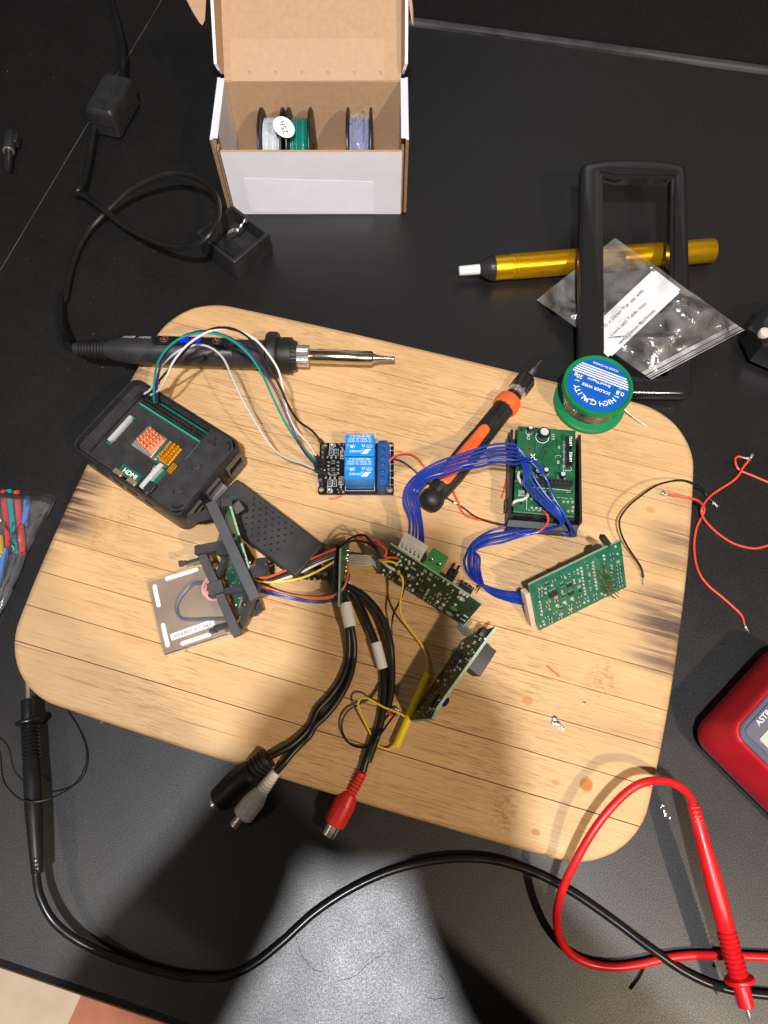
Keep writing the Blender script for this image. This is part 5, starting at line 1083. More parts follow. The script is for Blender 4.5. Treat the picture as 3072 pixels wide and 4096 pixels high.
# ================================================================ common small parts
def joint_me():
    mb=MB(); mb.lathe([(.00085,0),(.0007,.0003),(.00042,.0007),(.0003,.0010),(.0001,.00105)],10); return mb.mesh('solder_joint',solder)
sj=joint_me()
def chip_me(w_,h_,t,nl):
    mb=MB(); mb.box((0,0,t/2+.0001),(w_,h_,t),bev=.00015); mb.cur=1
    for i in range(nl):
        for s in(-1,1): mb.box(((i+.5)/nl*w_-w_/2,s*(h_/2+.0005),.00025),(w_/nl*.45,.001,.0004))
    return mb.mesh('chip',[resist_black,solder])
chipL=chip_me(.0050,.0040,.0014,4); chipM=chip_me(.0032,.0026,.0011,3); chipS=chip_me(.0022,.0012,.0009,2); chipXL=chip_me(.0075,.0055,.0016,8)
def pl(me,name,par,M,k,x,y,rot=0,s=1,h=0):
    q=hit(M,k,x,y); return inst(name,me,par,ROOTM[par.name].inverted()@M@Matrix.Translation((q.x,q.y,h))@Matrix.Rotation(rot,4,'Z')@Matrix.Scale(s,4))
def traces(par,M,k,lines,m,w_=.00035,name='trace'):
    for ln in lines:
        pts=[hit(M,k,*p) for p in ln]; mb=MB()
        for a,b in zip(pts,pts[1:]):
            d=Vector((b.x-a.x,b.y-a.y)); 
            if d.length<1e-6: continue
            mb.box((0,0,.00003),(d.length+w_*.8,w_,.00006),M@Matrix.Translation(((a.x+b.x)/2,(a.y+b.y)/2,0))@Matrix.Rotation(math.atan2(d.y,d.x),4,'Z'))
        mb.build(name,m,par,world=True)
# ================================================================ NARROW BOARD WITH CABLE SOCKETS
k19=lambda x,y,z: W('K19',x,y,z)
strip_,Mk,lk,bo=plate_thing([k19(150,822,.0345),k19(228,700,.0215),k19(252,128,.0225),k19(166,238,.0365)],.0014,'connector_board','narrow green connector board standing on edge with black sockets','circuit board',pcb_green)
for i,(x,y) in enumerate(((137,275),(132,395),(128,490),(122,570),(112,665))):
    c=k19(x,y,.0285); mb=MB(); mb.box((0,0,0),(.0050,.0078 if i<2 else .0062,.0062),Matrix.Translation(c)@Matrix.Rotation(R(-6),4,'Z'),bev=.0003); so=mb.build('socket',black_plastic,strip_,world=True)
    c=k19(x-28,y,.0290); mb=MB(); mb.box((0,0,0),(.0022,.0050,.0042),Matrix.Translation(c)@Matrix.Rotation(R(-6),4,'Z'),bev=.0003); mb.build('white_plug',white_plastic,so,world=True)
for x,y in ((228,255),(225,300),(222,360),(210,390),(215,420),(207,460),(205,520),(200,600),(210,660),(195,735),(215,335),(215,620)): pl(sj,'solder_joint',strip_,Mk,'K19',x,y,0,1.0)
# ================================================================ MIDDLE BOARD (dark green, solder side up)
mid,Mm,lm,bo=plate_thing([k19(545,482,.0235),k19(1390,1012,.0220),k19(1606,745,.0400),k19(655,190,.0465)],.0016,'sensor_board','dark green board, solder side up, with green screw terminal and white plug','circuit board',pcb_dark)
rx=0
for x,y in ((685,265),(1010,460),(1068,492),(1130,530),(970,550),(1050,540),(885,525),(835,640),(1020,690),(995,735),(1050,770),(1075,730),(1155,690),(1150,730),(1110,790),(1165,830),(1280,665),(640,510),(690,540),(760,548),(1040,655),(1120,700)):
    pl(sm_res if (x+y)%3 else sm_cap,'resistor' if (x+y)%3 else 'capacitor',mid,Mm,'K19',x,y,random.choice((0,R(90))),1.1)
for x,y in ((735,295),(770,320),(810,345),(845,365),(890,385),(845,390),(930,500),(975,490),(1190,560),(1235,590),(840,505),(925,590),(850,605),(880,655),(1100,605),(1130,770),(1190,800),(590,455),(580,500),(655,470),(1310,800),(1335,905),(1360,675),(1395,695),(1430,718),(730,370),(765,400),(700,460),(740,470),(820,435),(720,395),(750,360)):
    pl(sj,'solder_joint',mid,Mm,'K19',x,y,0,random.uniform(1.0,1.6))
for i in range(4):
    for j in range(2): pl(sj,'solder_joint',mid,Mm,'K19',1395+i*13-j*28,905+i*8+j*35,0,.6)
pl(chipM,'chip',mid,Mm,'K19',960,668,0); pl(chipM,'chip',mid,Mm,'K19',840,562,R(0)); pl(chipS,'chip',mid,Mm,'K19',1215,752,R(60)); pl(chipS,'chip',mid,Mm,'K19',1240,712,R(60)); pl(chipS,'chip',mid,Mm,'K19',720,505,R(0))
q=hit(Mm,'K19',890,433); mb=MB(); mb.box((q.x,q.y,.0004),(.0038,.0007,.0008),Mm); mb.build('wire_link',solder,mid,world=True)
for x,y,m_ in ((1365,740,solder),(1250,892,solder),(1290,840,mat('grey_pad',(.12,.14,.13),.5))):
    q=hit(Mm,'K19',x,y); mb=MB(); mb.lathe([(.0021,0),(.0020,.0002),(.0012,.0003)],20,Mm@Matrix.Translation((q.x,q.y,0))@Matrix.Diagonal((1.25,.8,1,1))); mb.build('mounting_pad',m_,mid,world=True)
    if m_ is solder: mb=MB(); mb.ball((q.x,q.y,.0004),.0009,Mm,n=7,sz=(1,1,.8)); mb.build('lug',solder,mid,world=True)
traces(mid,Mm,'K19',[((870,590),(900,615),(900,680)),((885,590),(915,612),(915,670)),((1000,590),(1080,560),(1180,600)),((1000,610),(1090,580),(1190,620)),((1080,640),(1000,620),(960,600)),((1260,740),(1230,810)),((780,460),(820,520),(850,520)),((640,420),(700,455)),((1150,620),(1260,690),(1340,640))],pcb_trace_dark)
# parts on the far side, seen past the upper edge
def under(k,corner,depth,name,m,par,M,bev=.0004,dz=-.0016,hp=-.003,ext=.003):
    q=[hit(M,k,*p,hp) for p in corner]; xs=[p.x for p in q]; ys_=[p.y for p in q]; ys_.append(min(ys_)-ext); mb=MB(); mb.box(((min(xs)+max(xs))/2,(min(ys_)+max(ys_))/2,dz-depth/2),(max(xs)-min(xs),max(ys_)-min(ys_),depth),M,bev=bev); return mb.build(name,m,par,world=True),(min(xs)+max(xs))/2,(min(ys_)+max(ys_))/2,max(xs)-min(xs),max(ys_)-min(ys_)
w0,cx,cy,ww,hh=under('K19',((738,215),(795,145),(1003,245),(965,340)),.0058,'white_plug_housing',white_plastic,mid,Mm)
for i in range(5):
    mb=MB(); x=cx-ww/2+ww*(i+.7)/5.4; mb.box((x,cy+.0008,-.0016),(.0004,.0034,.0003),Mm); mb.box((x+.0006,cy-.0006,-.0016),(.0009,.0012,.0003),Mm); mb.build('plug_latch',mat('latch_dark',(.10,.09,.08),.6),w0,world=True)
g0,cx,cy,ww,hh=under('K19',((1002,372),(1050,298),(1198,385),(1160,462)),.0085,'screw_terminal',term_green,mid,Mm)
for x,y in ((1065,348),(1143,396)):
    q=hit(Mm,'K19',x,y,-.0016); mb=MB(); mb.lathe([(.0016,-.0004),(.0016,.0001),(.0013,.0004)],18,Mm@Matrix.Translation((q.x,q.y,-.0016))); s_=mb.build('screw',tin,g0,world=True)
    mb=MB(); mb.box((0,0,.0004),(.0026,.0004,.0003),Mm@Matrix.Translation((q.x,q.y,-.0016))@Matrix.Rotation(R(40),4,'Z')); mb.build('screw_slot',hole_dark,s_,world=True)
f0,*_=under('K19',((1212,500),(1235,460),(1325,500),(1290,545)),.0050,'light_sensor',black_plastic,mid,Mm)
for cs in (((1240,468),(1272,400),(1293,412),(1262,478)),((1290,490),(1322,428),(1343,438),(1312,500))): under('K19',cs,.0045,'sensor_prong',black_plastic,f0,Mm)
h0_,*_=under('K19',((1355,585),(1380,565),(1500,640),(1480,672)),.0025,'pin_header',black_plastic,mid,Mm)
for x,y in ((1388,588),(1430,612),(1475,640)): q=hit(Mm,'K19',x,y,-.003); mb=MB(); mb.cyl(Mm@Vector((q.x,q.y-.001,-.003)),Mm@Vector((q.x,q.y+.0018,-.003)),.0004,n=8); mb.build('pin',solder,h0_,world=True)
mb=MB()
for a_ in range(4): mb.tube([k19(1520,690,.036),k19(1535+a_*4,650,.034),k19(1552+a_*5,610,.032)],.0002,5,3)
mb.build('bare_strands',mat('strand',(.6,.3,.15),.35,1),mid,world=True)
mb=MB()
for a_ in range(5): mb.tube([k19(785,145,.046),k19(740,125+a_*4,.044),k19(705+a_*5,95+a_*12,.04)],.00016,5,3)
mb.build('bare_strands',mat('strand_clear',(.5,.48,.42),.3,.4),mid,world=True)
# flat ribbon cables
def ribbon(k,pts,offs,n,r,label,name='ribbon_cable',cols=(ribbon_grey,)):
    P=WP(k,pts); t=thing(name,label,'cable',Matrix.Translation((P[0].x,P[0].y,ZB)))
    for i in range(n):
        f=(i/(n-1)-.5)
        mb=MB(); mb.tube([W(k,x+ox*f,y+oy*f,z) for (x,y,z),(ox,oy) in zip(pts,offs)],r,6,5); mb.build('strand',cols[i%len(cols)],t,world=True)
ribbon('K19',[(235,345,.0225),(300,350,.0228),(400,355,.0225),(470,350,.022),(500,365,.0215),(525,395,.0215),(560,415,.022)],[(10,75),(5,95),(5,95),(0,90),(0,90),(0,80),(0,60)],9,.00052,'flat grey ribbon cable joining the narrow board and the dark green board','ribbon_cable',(ribbon_grey,mat('ribbon_dark',(.26,.26,.24),.4)))
ribbon('K7',[(1290,890,.0235),(1255,935,.0225),(1225,975,.0225),(1235,990,.024),(1290,1000,.027),(1345,1015,.030),(1380,1030,.032)],[(70,30),(60,40),(50,40),(30,50),(10,60),(10,60),(10,50)],8,.00036,'flat ribbon cable joining the dark green board and the leaning board','ribbon_cable',(mat('ribbon_olive',(.30,.32,.22),.4),mat('ribbon_olive_dark',(.14,.15,.10),.4)))  # strands alternate between olive and a darker olive
# ================================================================ LEANING BOARD
k20=lambda x,y,z: W('K20',x,y,z)
mp=[k20(300,1592,.0195),k20(655,1562,.040),k20(745,1395,.056),k20(1595,200,.060),k20(1190,352,.022),k20(1090,430,.0195)]
P=[Vector(p) for p in mp]
A_=k20(300,1592,.0195);B_=k20(1115,375,.0195);C_=k20(1595,200,.060); nM=(B_-A_).cross(C_-A_).normalized(); nM=nM if nM.z>0 else -nM
MM5=frame(A_,B_-A_,nM); lean=thing('leaning_board','densely populated dark board leaning on edge beside the yellow tube','circuit board',MM5)
q=[hit(MM5,'K20',*p) for p in ((300,1592),(655,1562),(715,1412),(1490,330),(1595,200),(1180,352),(1090,425))]
mb=MB(); mb.loft([[(p.x,p.y,-.0016) for p in q],[(p.x,p.y,0) for p in q]]); bo=mb.build('circuit_board',[pcb_dark,pcb_edge],lean,angle=20)
for p in bo.data.polygons:
    if abs(p.normal.z)<.5: p.material_index=1
rnd=random.Random(5)
def inpoly(x,y,poly):
    c=False
    for i in range(len(poly)):
        a,b=poly[i],poly[i-1]
        if (a[1]>y)!=(b[1]>y) and x<(b[0]-a[0])*(y-a[1])/(b[1]-a[1])+a[0]: c=not c
    return c
pp=[(350,1575),(640,1545),(700,1400),(1480,340),(1560,230),(1230,350),(1110,450)]
for i in range(520):
    x,y=rnd.uniform(300,1600),rnd.uniform(200,1590)
    if not inpoly(x,y,pp): continue
    if rnd.random()<.3: continue
    r_=rnd.random(); me,nm=((sm_res,'resistor') if r_<.35 else (sm_cap,'capacitor') if r_<.55 else (sj,'solder_joint') if r_<.9 else (chipS,'chip'))
    pl(me,nm,lean,MM5,'K20',x,y,rnd.choice((0,R(90))),rnd.uniform(.8,1.1))
for x,y,me in ((800,945,chipL),(705,1305,chipXL),(1000,790,chipL),(985,640,chipM),(560,1250,chipS),(1370,300,chipL)): pl(me,'chip',lean,MM5,'K20',x,y,0)
for x,y in ((1385,275),(995,625)): 
    q=hit(MM5,'K20',x,y,.003); mb=MB(); mb.box((q.x,q.y,.0018),(.0055,.0030,.0035),bev=.0002); mb.build('header_block',black_plastic,lean)
under('K20',((1180,870),(1270,860),(1465,570),(1400,500)),.0090,'relay_block',grey_plastic,lean,MM5,.0006,-.0018,-.006,.0)
q=hit(MM5,'K20',850,1315,-.003); mb=MB(); mb.ball((q.x,q.y,-.0035),.0030,None,n=10,sz=(1,1,.45)); mb.build('disc_capacitor',mat('cap_blue',(.008,.018,.20),.25,coat=.4),lean)
# ================================================================ BRIGHT GREEN BOARD (propped, solder side)
k8=lambda x,y,z: W('K8',x,y,z)
rb,Mrb,lrb,bo=plate_thing([k8(740,1913,.0190),k8(1463,1553,.0193),k8(1418,1165,.0510),k8(655,1535,.0507)],.0016,'propped_board','bright green board propped on edge, solder side with many tiny resistors','circuit board',pcb_green)
H_=[(610,625),(485,690),(290,860),(290,915),(395,1055),(520,985),(380,1215),(435,1240),(440,1295),(575,1225),(720,1045),(715,1145),(500,1155),(830,1000),(845,1060),(860,920),(955,940),(1075,890),(1085,955),(1190,450),(1215,520),(1315,310),(1330,385),(1415,470),(1420,530),(1425,585),(1435,650),(1445,705),(1455,765)]
for x,y in H_: pl(sm_res,'resistor',rb,Mrb,'K18',x,y,0,1.05)
for x,y in ((710,610),(775,580),(968,485),(1000,715),(1318,590),(1010,810)): pl(sm_res,'resistor',rb,Mrb,'K18',x,y,R(90),1.05)
for x,y in ((840,775),(510,930),(580,1172),(720,1098),(1405,415)): pl(sm_cap,'capacitor',rb,Mrb,'K18',x,y,0,1.1)
for x,y in ((990,600),(850,690),(600,850)): pl(sm_cap,'capacitor',rb,Mrb,'K18',x,y,R(90),1.05)
for x,y,r_ in ((285,800,0),(400,990,0),(1310,490,R(90))): pl(sm_dio,'diode',rb,Mrb,'K18',x,y,r_,.8)
for me,x,y in ((chipL,465,870),(chipM,705,750),(chipM,728,868),(chipS,630,910),(chipS,385,740),(chipS,595,748),(chipS,590,1085),(chipS,1340,700),(chipS,1350,778)): pl(me,'chip',rb,Mrb,'K18',x,y,0)
J_=[(830,540),(880,510),(890,560),(835,590),(895,605),(900,655),(910,700),(915,750),(925,800),(935,845),(940,890),(1050,430),(1055,480),(1060,525),(1070,575),(1075,620),(1085,670),(1090,715),(1095,765),(1105,810),(1210,335),(1215,385),(1375,200),(1405,310),(985,985),(925,1010),(460,760),(365,810),(370,870),(285,1000),(295,1045),(300,1090),(310,1135),(310,1185),(335,1280),(350,1325),(295,1350),(425,1105),(775,685),(785,725),(650,650),(1240,550),(1150,640),(1180,880),(1230,900)]
for x,y in J_: pl(sj,'solder_joint',rb,Mrb,'K18',x,y,0,1.05)
for x,y in ((750,955),(645,1010),(535,1055)): pl(sj,'solder_joint',rb,Mrb,'K18',x,y,0,1.7)
q=hit(Mrb,'K18',865,842); mb=MB(); mb.holes(circ(q.x,q.y,.0017,18),[circ(q.x,q.y,.0012,18)],0,.0001,ROOTM[rb.name]); mb.build('pad_ring',pcb_trace,rb,world=True); mb=MB(); mb.lathe([(.0011,0),(.0011,.0001)],16,ROOTM[rb.name]@Matrix.Translation((q.x,q.y,0))); mb.build('drill_hole',hole_dark,rb,world=True)
nrm=Mrb.col[2].to_3d()
mb=MB(); mb.cyl((0,0,0),(0,0,.0120),.00032,.00028,n=6); pin2=mb.mesh('pin',mat('pin_gold',(.42,.40,.27),.3,1))
for i in range(9):
    for j in range(2):
        q=hit(Mrb,'K18',1075+i*8+j*80+i*4,480+i*42-j*34); inst('header_pin',pin2,rb,ROOTM[rb.name].inverted()@Mrb@Matrix.Translation((q.x,q.y,0))@Matrix.Rotation(random.uniform(-.14,.14),4,'X')@Matrix.Rotation(random.uniform(-.10,.18),4,'Y'))
traces(rb,Mrb,'K18',[((330,735),(800,480),(900,430),(930,440),(1100,370),(1200,410)),((400,700),(780,500)),((930,415),(1050,350),(1110,360),(1200,390)),((940,430),(1060,365)),((1000,420),(1080,385),(1190,420)),((1010,640),(1070,610)),((940,640),(955,720),(930,780)),((480,1020),(680,930),(760,920),(820,880)),((470,1040),(480,1110)),((330,1120),(370,1150),(360,1190)),((640,1180),(650,1130),(700,1110)),((790,560),(800,640)),((1140,280),(1240,240),(1260,270)),((680,700),(740,660),(750,600)),((530,720),(560,690),(600,700)),((780,830),(840,800)),((880,1000),(900,960),(1000,960)),((1250,380),(1260,450),(1290,470))],pcb_trace)
qa=hit(Mrb,'K18',205,960); Mt2=ROOTM[rb.name].inverted()@Mrb@Matrix.Translation((qa.x,qa.y,.0001)); text(rb,'00163 NL72L-1 155VTU',0,0,0,.0022,R(90),pcb_trace,M=Mt2)
# far-side parts of that board
mb=MB(); c=k8(640,1655,.032); under('K8',((638,1600),(640,1700),(660,1840),(700,1830)),.006,'cream_socket',beige_conn,rb,Mrb)
q=hit(Mrb,'K8',1215,1235,-.010); mb=MB(); mb.cyl(Mrb@Vector((q.x,q.y-.001,-.0016)),Mrb@Vector((q.x,q.y-.001,-.011)),.0040,n=24); mb.build('buzzer',grey_plastic,rb,world=True)
q0=hit(Mrb,'K8',1330,1200,-.006); mb=MB(); bar(mb,Mrb@Vector((q0.x,q0.y-.004,-.003)),W('K8',1258,1130,.058),.0028,.0032); mb.build('lever',black_plastic,rb,world=True)
q=hit(Mrb,'K8',985,1375,-.003); mb=MB(); mb.ball((q.x,q.y-.0005,-.0035),.0022,Mrb,n=8); mb.build('disc_capacitor',MATS['cap_blue'],rb,world=True)
# ================================================================ BOARD IN BLACK HOUSING
MO=frame((.1036,.1957,.0345),(math.cos(R(-5.1)),math.sin(R(-5.1)),0)); ho=thing('housed_board','green board with small capacitors in an open black housing','circuit board',Matrix.Translation(Vector((0,0,ZB-.0345)))@MO)
hO=lambda x,y,h=0: hit(MO,'K17',x,y,h)
GO=.0345-ZB
cs=[hO(*p) for p in ((238,1745),(1315,1842),(1338,322),(322,242))]
mb=MB(); mb.loft([[(p.x,p.y,GO-.0016) for p in cs],[(p.x,p.y,GO) for p in cs]]); bo=mb.build('circuit_board',[mat('pcb_mid',(.014,.10,.042),.34,var=.3,vscale=150,coat=.2),pcb_edge],ho,angle=20)
for p in bo.data.polygons:
    if abs(p.normal.z)<.5: p.material_index=1
wl=[hO(215,265,.0),hO(135,1900,.0),hO(1425,1880,0),hO(1455,375,0),hO(75,1985,-.004),hO(1350,2075,-.004)]
xl=(wl[0].x+wl[1].x)/2-.0002; xr=(wl[2].x+wl[3].x)/2; yt=min(wl[0].y,wl[3].y)-.001; yb_=min(wl[4].y,wl[5].y)
mb=MB(); mb.box(((xl+xr)/2,(yt+yb_)/2,.0022),(xr-xl,yt-yb_,.0036),bev=.0006); mb.build('housing_floor',black_plastic,ho)
for x in (xl+.0008,xr-.0008):
    mb=MB(); mb.box((x,(yt+yb_)/2+.002,GO/2+.001),(.0016,yt-yb_-.004,GO-.001),bev=.0003); wo=mb.build('housing_wall',black_plastic,ho)
    s=-1 if x<0 else 1
    for yy in (.021,-.024): mb=MB(); mb.box((x+s*.0012,yy,GO*.55),(.0014,.008,.006),bev=.0004); mb.build('clip',black_plastic,wo)
mb=MB(); mb.loft([[(xl+.001,yb_+.010,.004),(xr-.001,yb_+.010,.004),(xr-.001,yb_+.004,.0115),(xl+.001,yb_+.004,.0115)],[(xl,yb_,.0006),(xr-.003,yb_,.0006),(xr-.003,yb_,.0105),(xl,yb_,.0105)]]); mb.build('housing_end',black_plastic,ho)
for x,y in ((180,1830),(900,1900)):
    q=hO(x,y,-.006); mb=MB(); mb.cyl((q.x,q.y,.004),(q.x,q.y,GO-.006),.0016,n=14); mb.build('screw_post',black_plastic,ho)
def ecap(xt,yt_,r,h,lbl=None):
    q=hO(xt,yt_,h); mb=MB(); mb.lathe([(r,.0002),(r,h*.12),(r*.94,h*.17),(r,h*.22),(r,h-.0006),(r*.93,h-.0001),(r*.72,h)],28,Matrix.Translation((q.x,q.y,GO))); c_=mb.build('capacitor',cap_sleeve,ho)
    mb=MB(); mb.lathe([(r*.70,h),(r*.69,h+.00012),(.0001,h+.00012)],24,Matrix.Translation((q.x,q.y,GO))); mb.build('cap_top',cap_top,c_)
    mb=MB(); mb.holes(circ(q.x,q.y,r*1.16,28),[circ(q.x,q.y,r*1.08,28)],GO,GO+.00006); mb.build('silkscreen',white_print,ho)
ecap(545,262,.0019,.0062); ecap(790,338,.0038,.0076); ecap(675,1032,.0020,.0050); ecap(825,1008,.0020,.0056); ecap(1120,1085,.0021,.0056)
a=hO(690,1185,.0085);b=hO(1290,1235,.0085); yy=(a.y+b.y)/2; x0=hO(620,1190,.0085).x; x1=b.x
mb=MB(); mb.holes(rc(x0/mm,yy/mm-1.3,x1/mm,yy/mm+1.3),[rrect(.0010,.0010,.0001,1,x0+(x1-x0)*(i+.5)/9,yy) for i in range(9)],GO,GO+.0085); mb.build('socket_strip',black_plastic,ho)
mb=MB(); mb.box(((x0+x1)/2,yy,GO+.003),(x1-x0-.0004,.0020,.004)); mb.build('socket_inside',hole_dark,ho)
for y0_,y1_ in ((395,610),(650,915)):
    a=hO(1250,y0_,.0062);b=hO(1245,y1_,.0062); mb=MB(); mb.loft([(rrect(.0040,abs(a.y-b.y),.0012,4,(a.x+b.x)/2,(a.y+b.y)/2),GO+.0002),(rrect(.0042,abs(a.y-b.y),.0013,4,(a.x+b.x)/2,(a.y+b.y)/2),GO+.0054),(rrect(.0034,abs(a.y-b.y)-.0008,.001,4,(a.x+b.x)/2,(a.y+b.y)/2),GO+.0062)]); fc=mb.build('film_capacitor',black_gloss,ho)
    text(fc,'7504M',(a.x+b.x)/2,(a.y+b.y)/2,GO+.00625,.0026,R(-90),white_print,bold=.012)
for i,(x,y) in enumerate(((560,1522),(645,1530),(715,1540),(1125,1575),(1200,1580),(1285,1580),(560,1680),(640,1690),(715,1700),(830,1725),(1205,1745),(1280,1740),(790,1400),(930,1550),(860,1500),(1130,570),(1130,690),(1125,830),(1125,945),(1290,1670))):
    q=hO(x,y); inst('solder_joint',sj,ho,Matrix.Translation((q.x,q.y,GO))@Matrix.Scale(1.25,4))
for x,y,l_ in ((375,1390,.0040),(385,1425,.0036),(385,1468,.0046)): q=hO(x,y); mb=MB(); mb.box((q.x,q.y,GO+.0003),(l_,.0010,.0006),bev=.0003); mb.build('solder_pad',solder,ho)
for x,y in ((378,300),(370,1600)): q=hO(x,y); mb=MB(); mb.lathe([(.0011,GO),(.0011,GO+.00005)],16,Matrix.Translation((q.x,q.y,0))); mb.build('drill_hole',hole_dark,ho)
for s,x,y,sz,ro in (('C18',503,430,.0026,90),('C13',942,432,.0026,90),('P1',1048,610,.0022,90),('P2',1035,880,.0024,90),('AS M',438,905,.0026,90),('ipt',570,800,.0058,90),('CN',398,1280,.0022,90)): q=hO(x,y); text(ho,s,q.x,q.y,GO+.00004,sz,R(ro),white_print,bold=-.006)
Mtop=Matrix.Translation((0,0,0))
def tr_O(lines,m,w_,name='trace'):
    for ln in lines:
        pts=[hO(*p) for p in ln]; mb=MB()
        for a,b in zip(pts,pts[1:]):
            d=Vector((b.x-a.x,b.y-a.y)); mb.box((0,0,.00003),(d.length+w_*.8,w_,.00006),Matrix.Translation(((a.x+b.x)/2,(a.y+b.y)/2,GO))@Matrix.Rotation(math.atan2(d.y,d.x),4,'Z'))
        mb.build(name,m,ho)
tr_O([((600,380),(620,420),(615,690)),((680,820),(690,740),(740,690),(750,630),(820,590),(910,590)),((720,860),(730,740),(790,690),(775,650)),((750,920),(760,760),(810,720),(815,660)),((905,640),(1000,760)),((1005,490),(1005,620)),((760,940),(830,970),(860,1000)),((1040,930),(1040,1000),(1090,1020)),((540,1420),(900,1430),(1250,1430),(1290,1390)),((980,1140),(980,1070),(1050,1060))],MATS['pcb_trace_dark'],.00055)
tr_O([((520,580),(520,700)),((450,640),(590,640)),((480,600),(570,690)),((570,600),(475,690))],mat('copper_star',(.12,.06,.02),.4),.0005,'star_mark')
tr_O([((275,1050),(310,1050)),((270,1215),(420,1215)),((1120,1000),(1120,1030),(1260,1030),(1260,950)),((475,1520),(470,1720)),((500,1725),(530,1725)),((570,1728),(620,1728)),((660,1735),(720,1740)),((560,1465),(600,1465)),((630,1468),(670,1468)),((1010,1500),(1060,1500)),((1085,1510),(1130,1512)),((1150,1518),(1190,1520)),((1235,1525),(1280,1527)),((520,1320),(850,1345)),((930,1350),(1250,1385)),((1180,1412),(1240,1414)),((1130,500),(1130,1000)),((985,800),(985,760),(1070,760),(1070,800))],white_print,.00018,'silkscreen')
mb=MB(); mb.tube([W('K17',*p) for p in ((375,1040,.0350),(330,1075,.0365),(325,1160,.0375),(385,1260,.0375),(460,1320,.037),(498,1400,.0368),(478,1490,.0368),(400,1540,.0366),(300,1560,.0362),(245,1590,.035),(225,1640,.030))],.00095,8); mb.build('cream_wire',wire_cream,ho,world=True)
# ================================================================ COLOURED WIRES, display module to narrow board
def cw(pts,m,lb,r=.00075,k='K6',name='hookup_wire',group=None): return wire(name,k,pts,r,m,lb,'wire',group)
GW='wires between display and narrow board'
cw([(800,690,.040),(880,718,.036),(960,697,.035),(1100,638,.035),(1250,570,.035),(1385,515,.032)],wire_red,'red wire from the display frame to the narrow board',group=GW)
for i in range(3): cw([(800,700+8*i,.039),(880,728+4*i,.034),(960,715+7*i,.033),(1100,660+9*i,.033),(1250,590+14*i,.033),(1385,528+16*i,.031)],cable_black,'black wire from display frame to narrow board, %s of three in the bundle'%('uppermost','middle','lowest')[i],group='black wires from the display frame')
cw([(810,712,.038),(900,737,.033),(1000,728,.032),(1130,685,.033),(1260,620,.033),(1395,562,.030)],wire_white,'white wire between black and yellow ones to narrow board',group=GW)
cw([(805,715,.038),(850,737,.033),(920,748,.032),(1020,743,.032),(1150,718,.032),(1280,660,.032),(1400,588,.030)],wire_yellow,'yellow wire from the display frame to the narrow board',group=GW)
cw([(850,768,.036),(930,795,.028),(1020,826,.026),(1150,850,.026),(1280,856,.028),(1380,836,.031),(1440,785,.034),(1468,705,.033),(1468,640,.031),(1455,598,.029)],wire_orange,'orange wire looping under and over the narrow board',group=GW)
cw([(850,780,.034),(930,808,.027),(1030,838,.025),(1150,860,.025),(1280,865,.0265),(1370,850,.029)],wire_orange,'orange wire ending below the narrow board sockets',group=GW)
cw([(850,806,.034),(950,828,.027),(1080,858,.024),(1200,868,.024),(1300,880,.024),(1400,862,.026)],cable_black,'black wire beside the blue ones to narrow board',group=GW)
cw([(855,800,.034),(950,818,.028),(1080,852,.026),(1200,878,.026),(1300,882,.026),(1385,860,.028),(1440,810,.030),(1475,720,.030),(1480,690,.029)],wire_blue,'blue wire curving round the foot of the narrow board',group=GW)
cw([(855,815,.033),(950,836,.026),(1060,862,.024),(1180,884,.024),(1290,890,.024),(1370,872,.026)],wire_blue,'blue wire ending under the narrow board',group=GW)
# narrow board to middle board
cw([(130,250,.033),(200,180,.036),(265,130,.038),(330,104,.040),(390,102,.042),(430,130,.043),(470,180,.043),(520,230,.043),(550,300,.041),(570,340,.040),(640,345,.039),(720,370,.0385)],cable_black,'black wire arching over narrow board onto dark green board',k='K19')
cw([(140,262,.032),(210,195,.033),(270,160,.034),(350,160,.035),(430,180,.036),(500,230,.037),(540,290,.037),(560,330,.0375),(620,355,.038),(700,385,.0380)],cable_black,'lower black wire arching over narrow board onto dark green board',k='K19')
cw([(320,118,.038),(390,142,.040),(460,148,.041),(520,155,.042),(555,195,.0425),(608,240,.043),(615,285,.0425),(598,308,.042),(620,325,.0415),(680,328,.041),(732,334,.0405)],wire_red,'red wire with kinks soldered onto the dark green board',.0008,k='K19')
cw([(545,345,.037),(575,365,.038),(640,365,.0385),(700,380,.0385),(730,400,.038)],wire_yellow,'short yellow wire soldered onto the dark green board',k='K19')
cw([(585,375,.034),(620,405,.035),(660,432,.0355),(700,450,.0355)],wire_white,'short white wire soldered onto the dark green board',.0009,k='K19')
wire('thin_wire','K7',[(705,495,.036),(738,530,.037),(752,580,.036),(742,660,.034),(727,740,.031),(728,810,.028),(748,880,.025),(800,960,.0225),(865,1045,.021),(915,1118,.020),(938,1175,.020),(951,1250,.021),(952,1335,.0215)],.00068,wire_yellow,'thin yellow wire from dark green board into the yellow tube')
wire('thin_wire','K7',[(690,1925,.0205),(640,1958,.0200),(590,1955,.0200),(535,1920,.0200),(480,1830,.0205),(430,1730,.0225),(392,1640,.0245),(378,1585,.0255),(400,1545,.026),(455,1540,.026),(520,1575,.026),(600,1618,.0255),(680,1648,.024),(735,1672,.0225),(772,1697,.0215)],.00060,wire_yellow,'thin yellow wire looping below the tube over the cables')
wire('thin_wire','K7',[(770,470,.037),(772,560,.037),(752,660,.034),(712,760,.030),(672,840,.026),(660,930,.022),(655,1080,.0195),(640,1250,.0195),(570,1400,.0195),(490,1530,.0195),(390,1588,.0205),(300,1640,.021),(250,1720,.021),(248,1820,.0205),(305,1915,.0200),(400,1950,.0200),(480,1932,.0210),(540,1870,.0245),(620,1760,.0225),(700,1652,.0210)],.00060,cable_black,'thin black wire looping from dark green board under the cables')
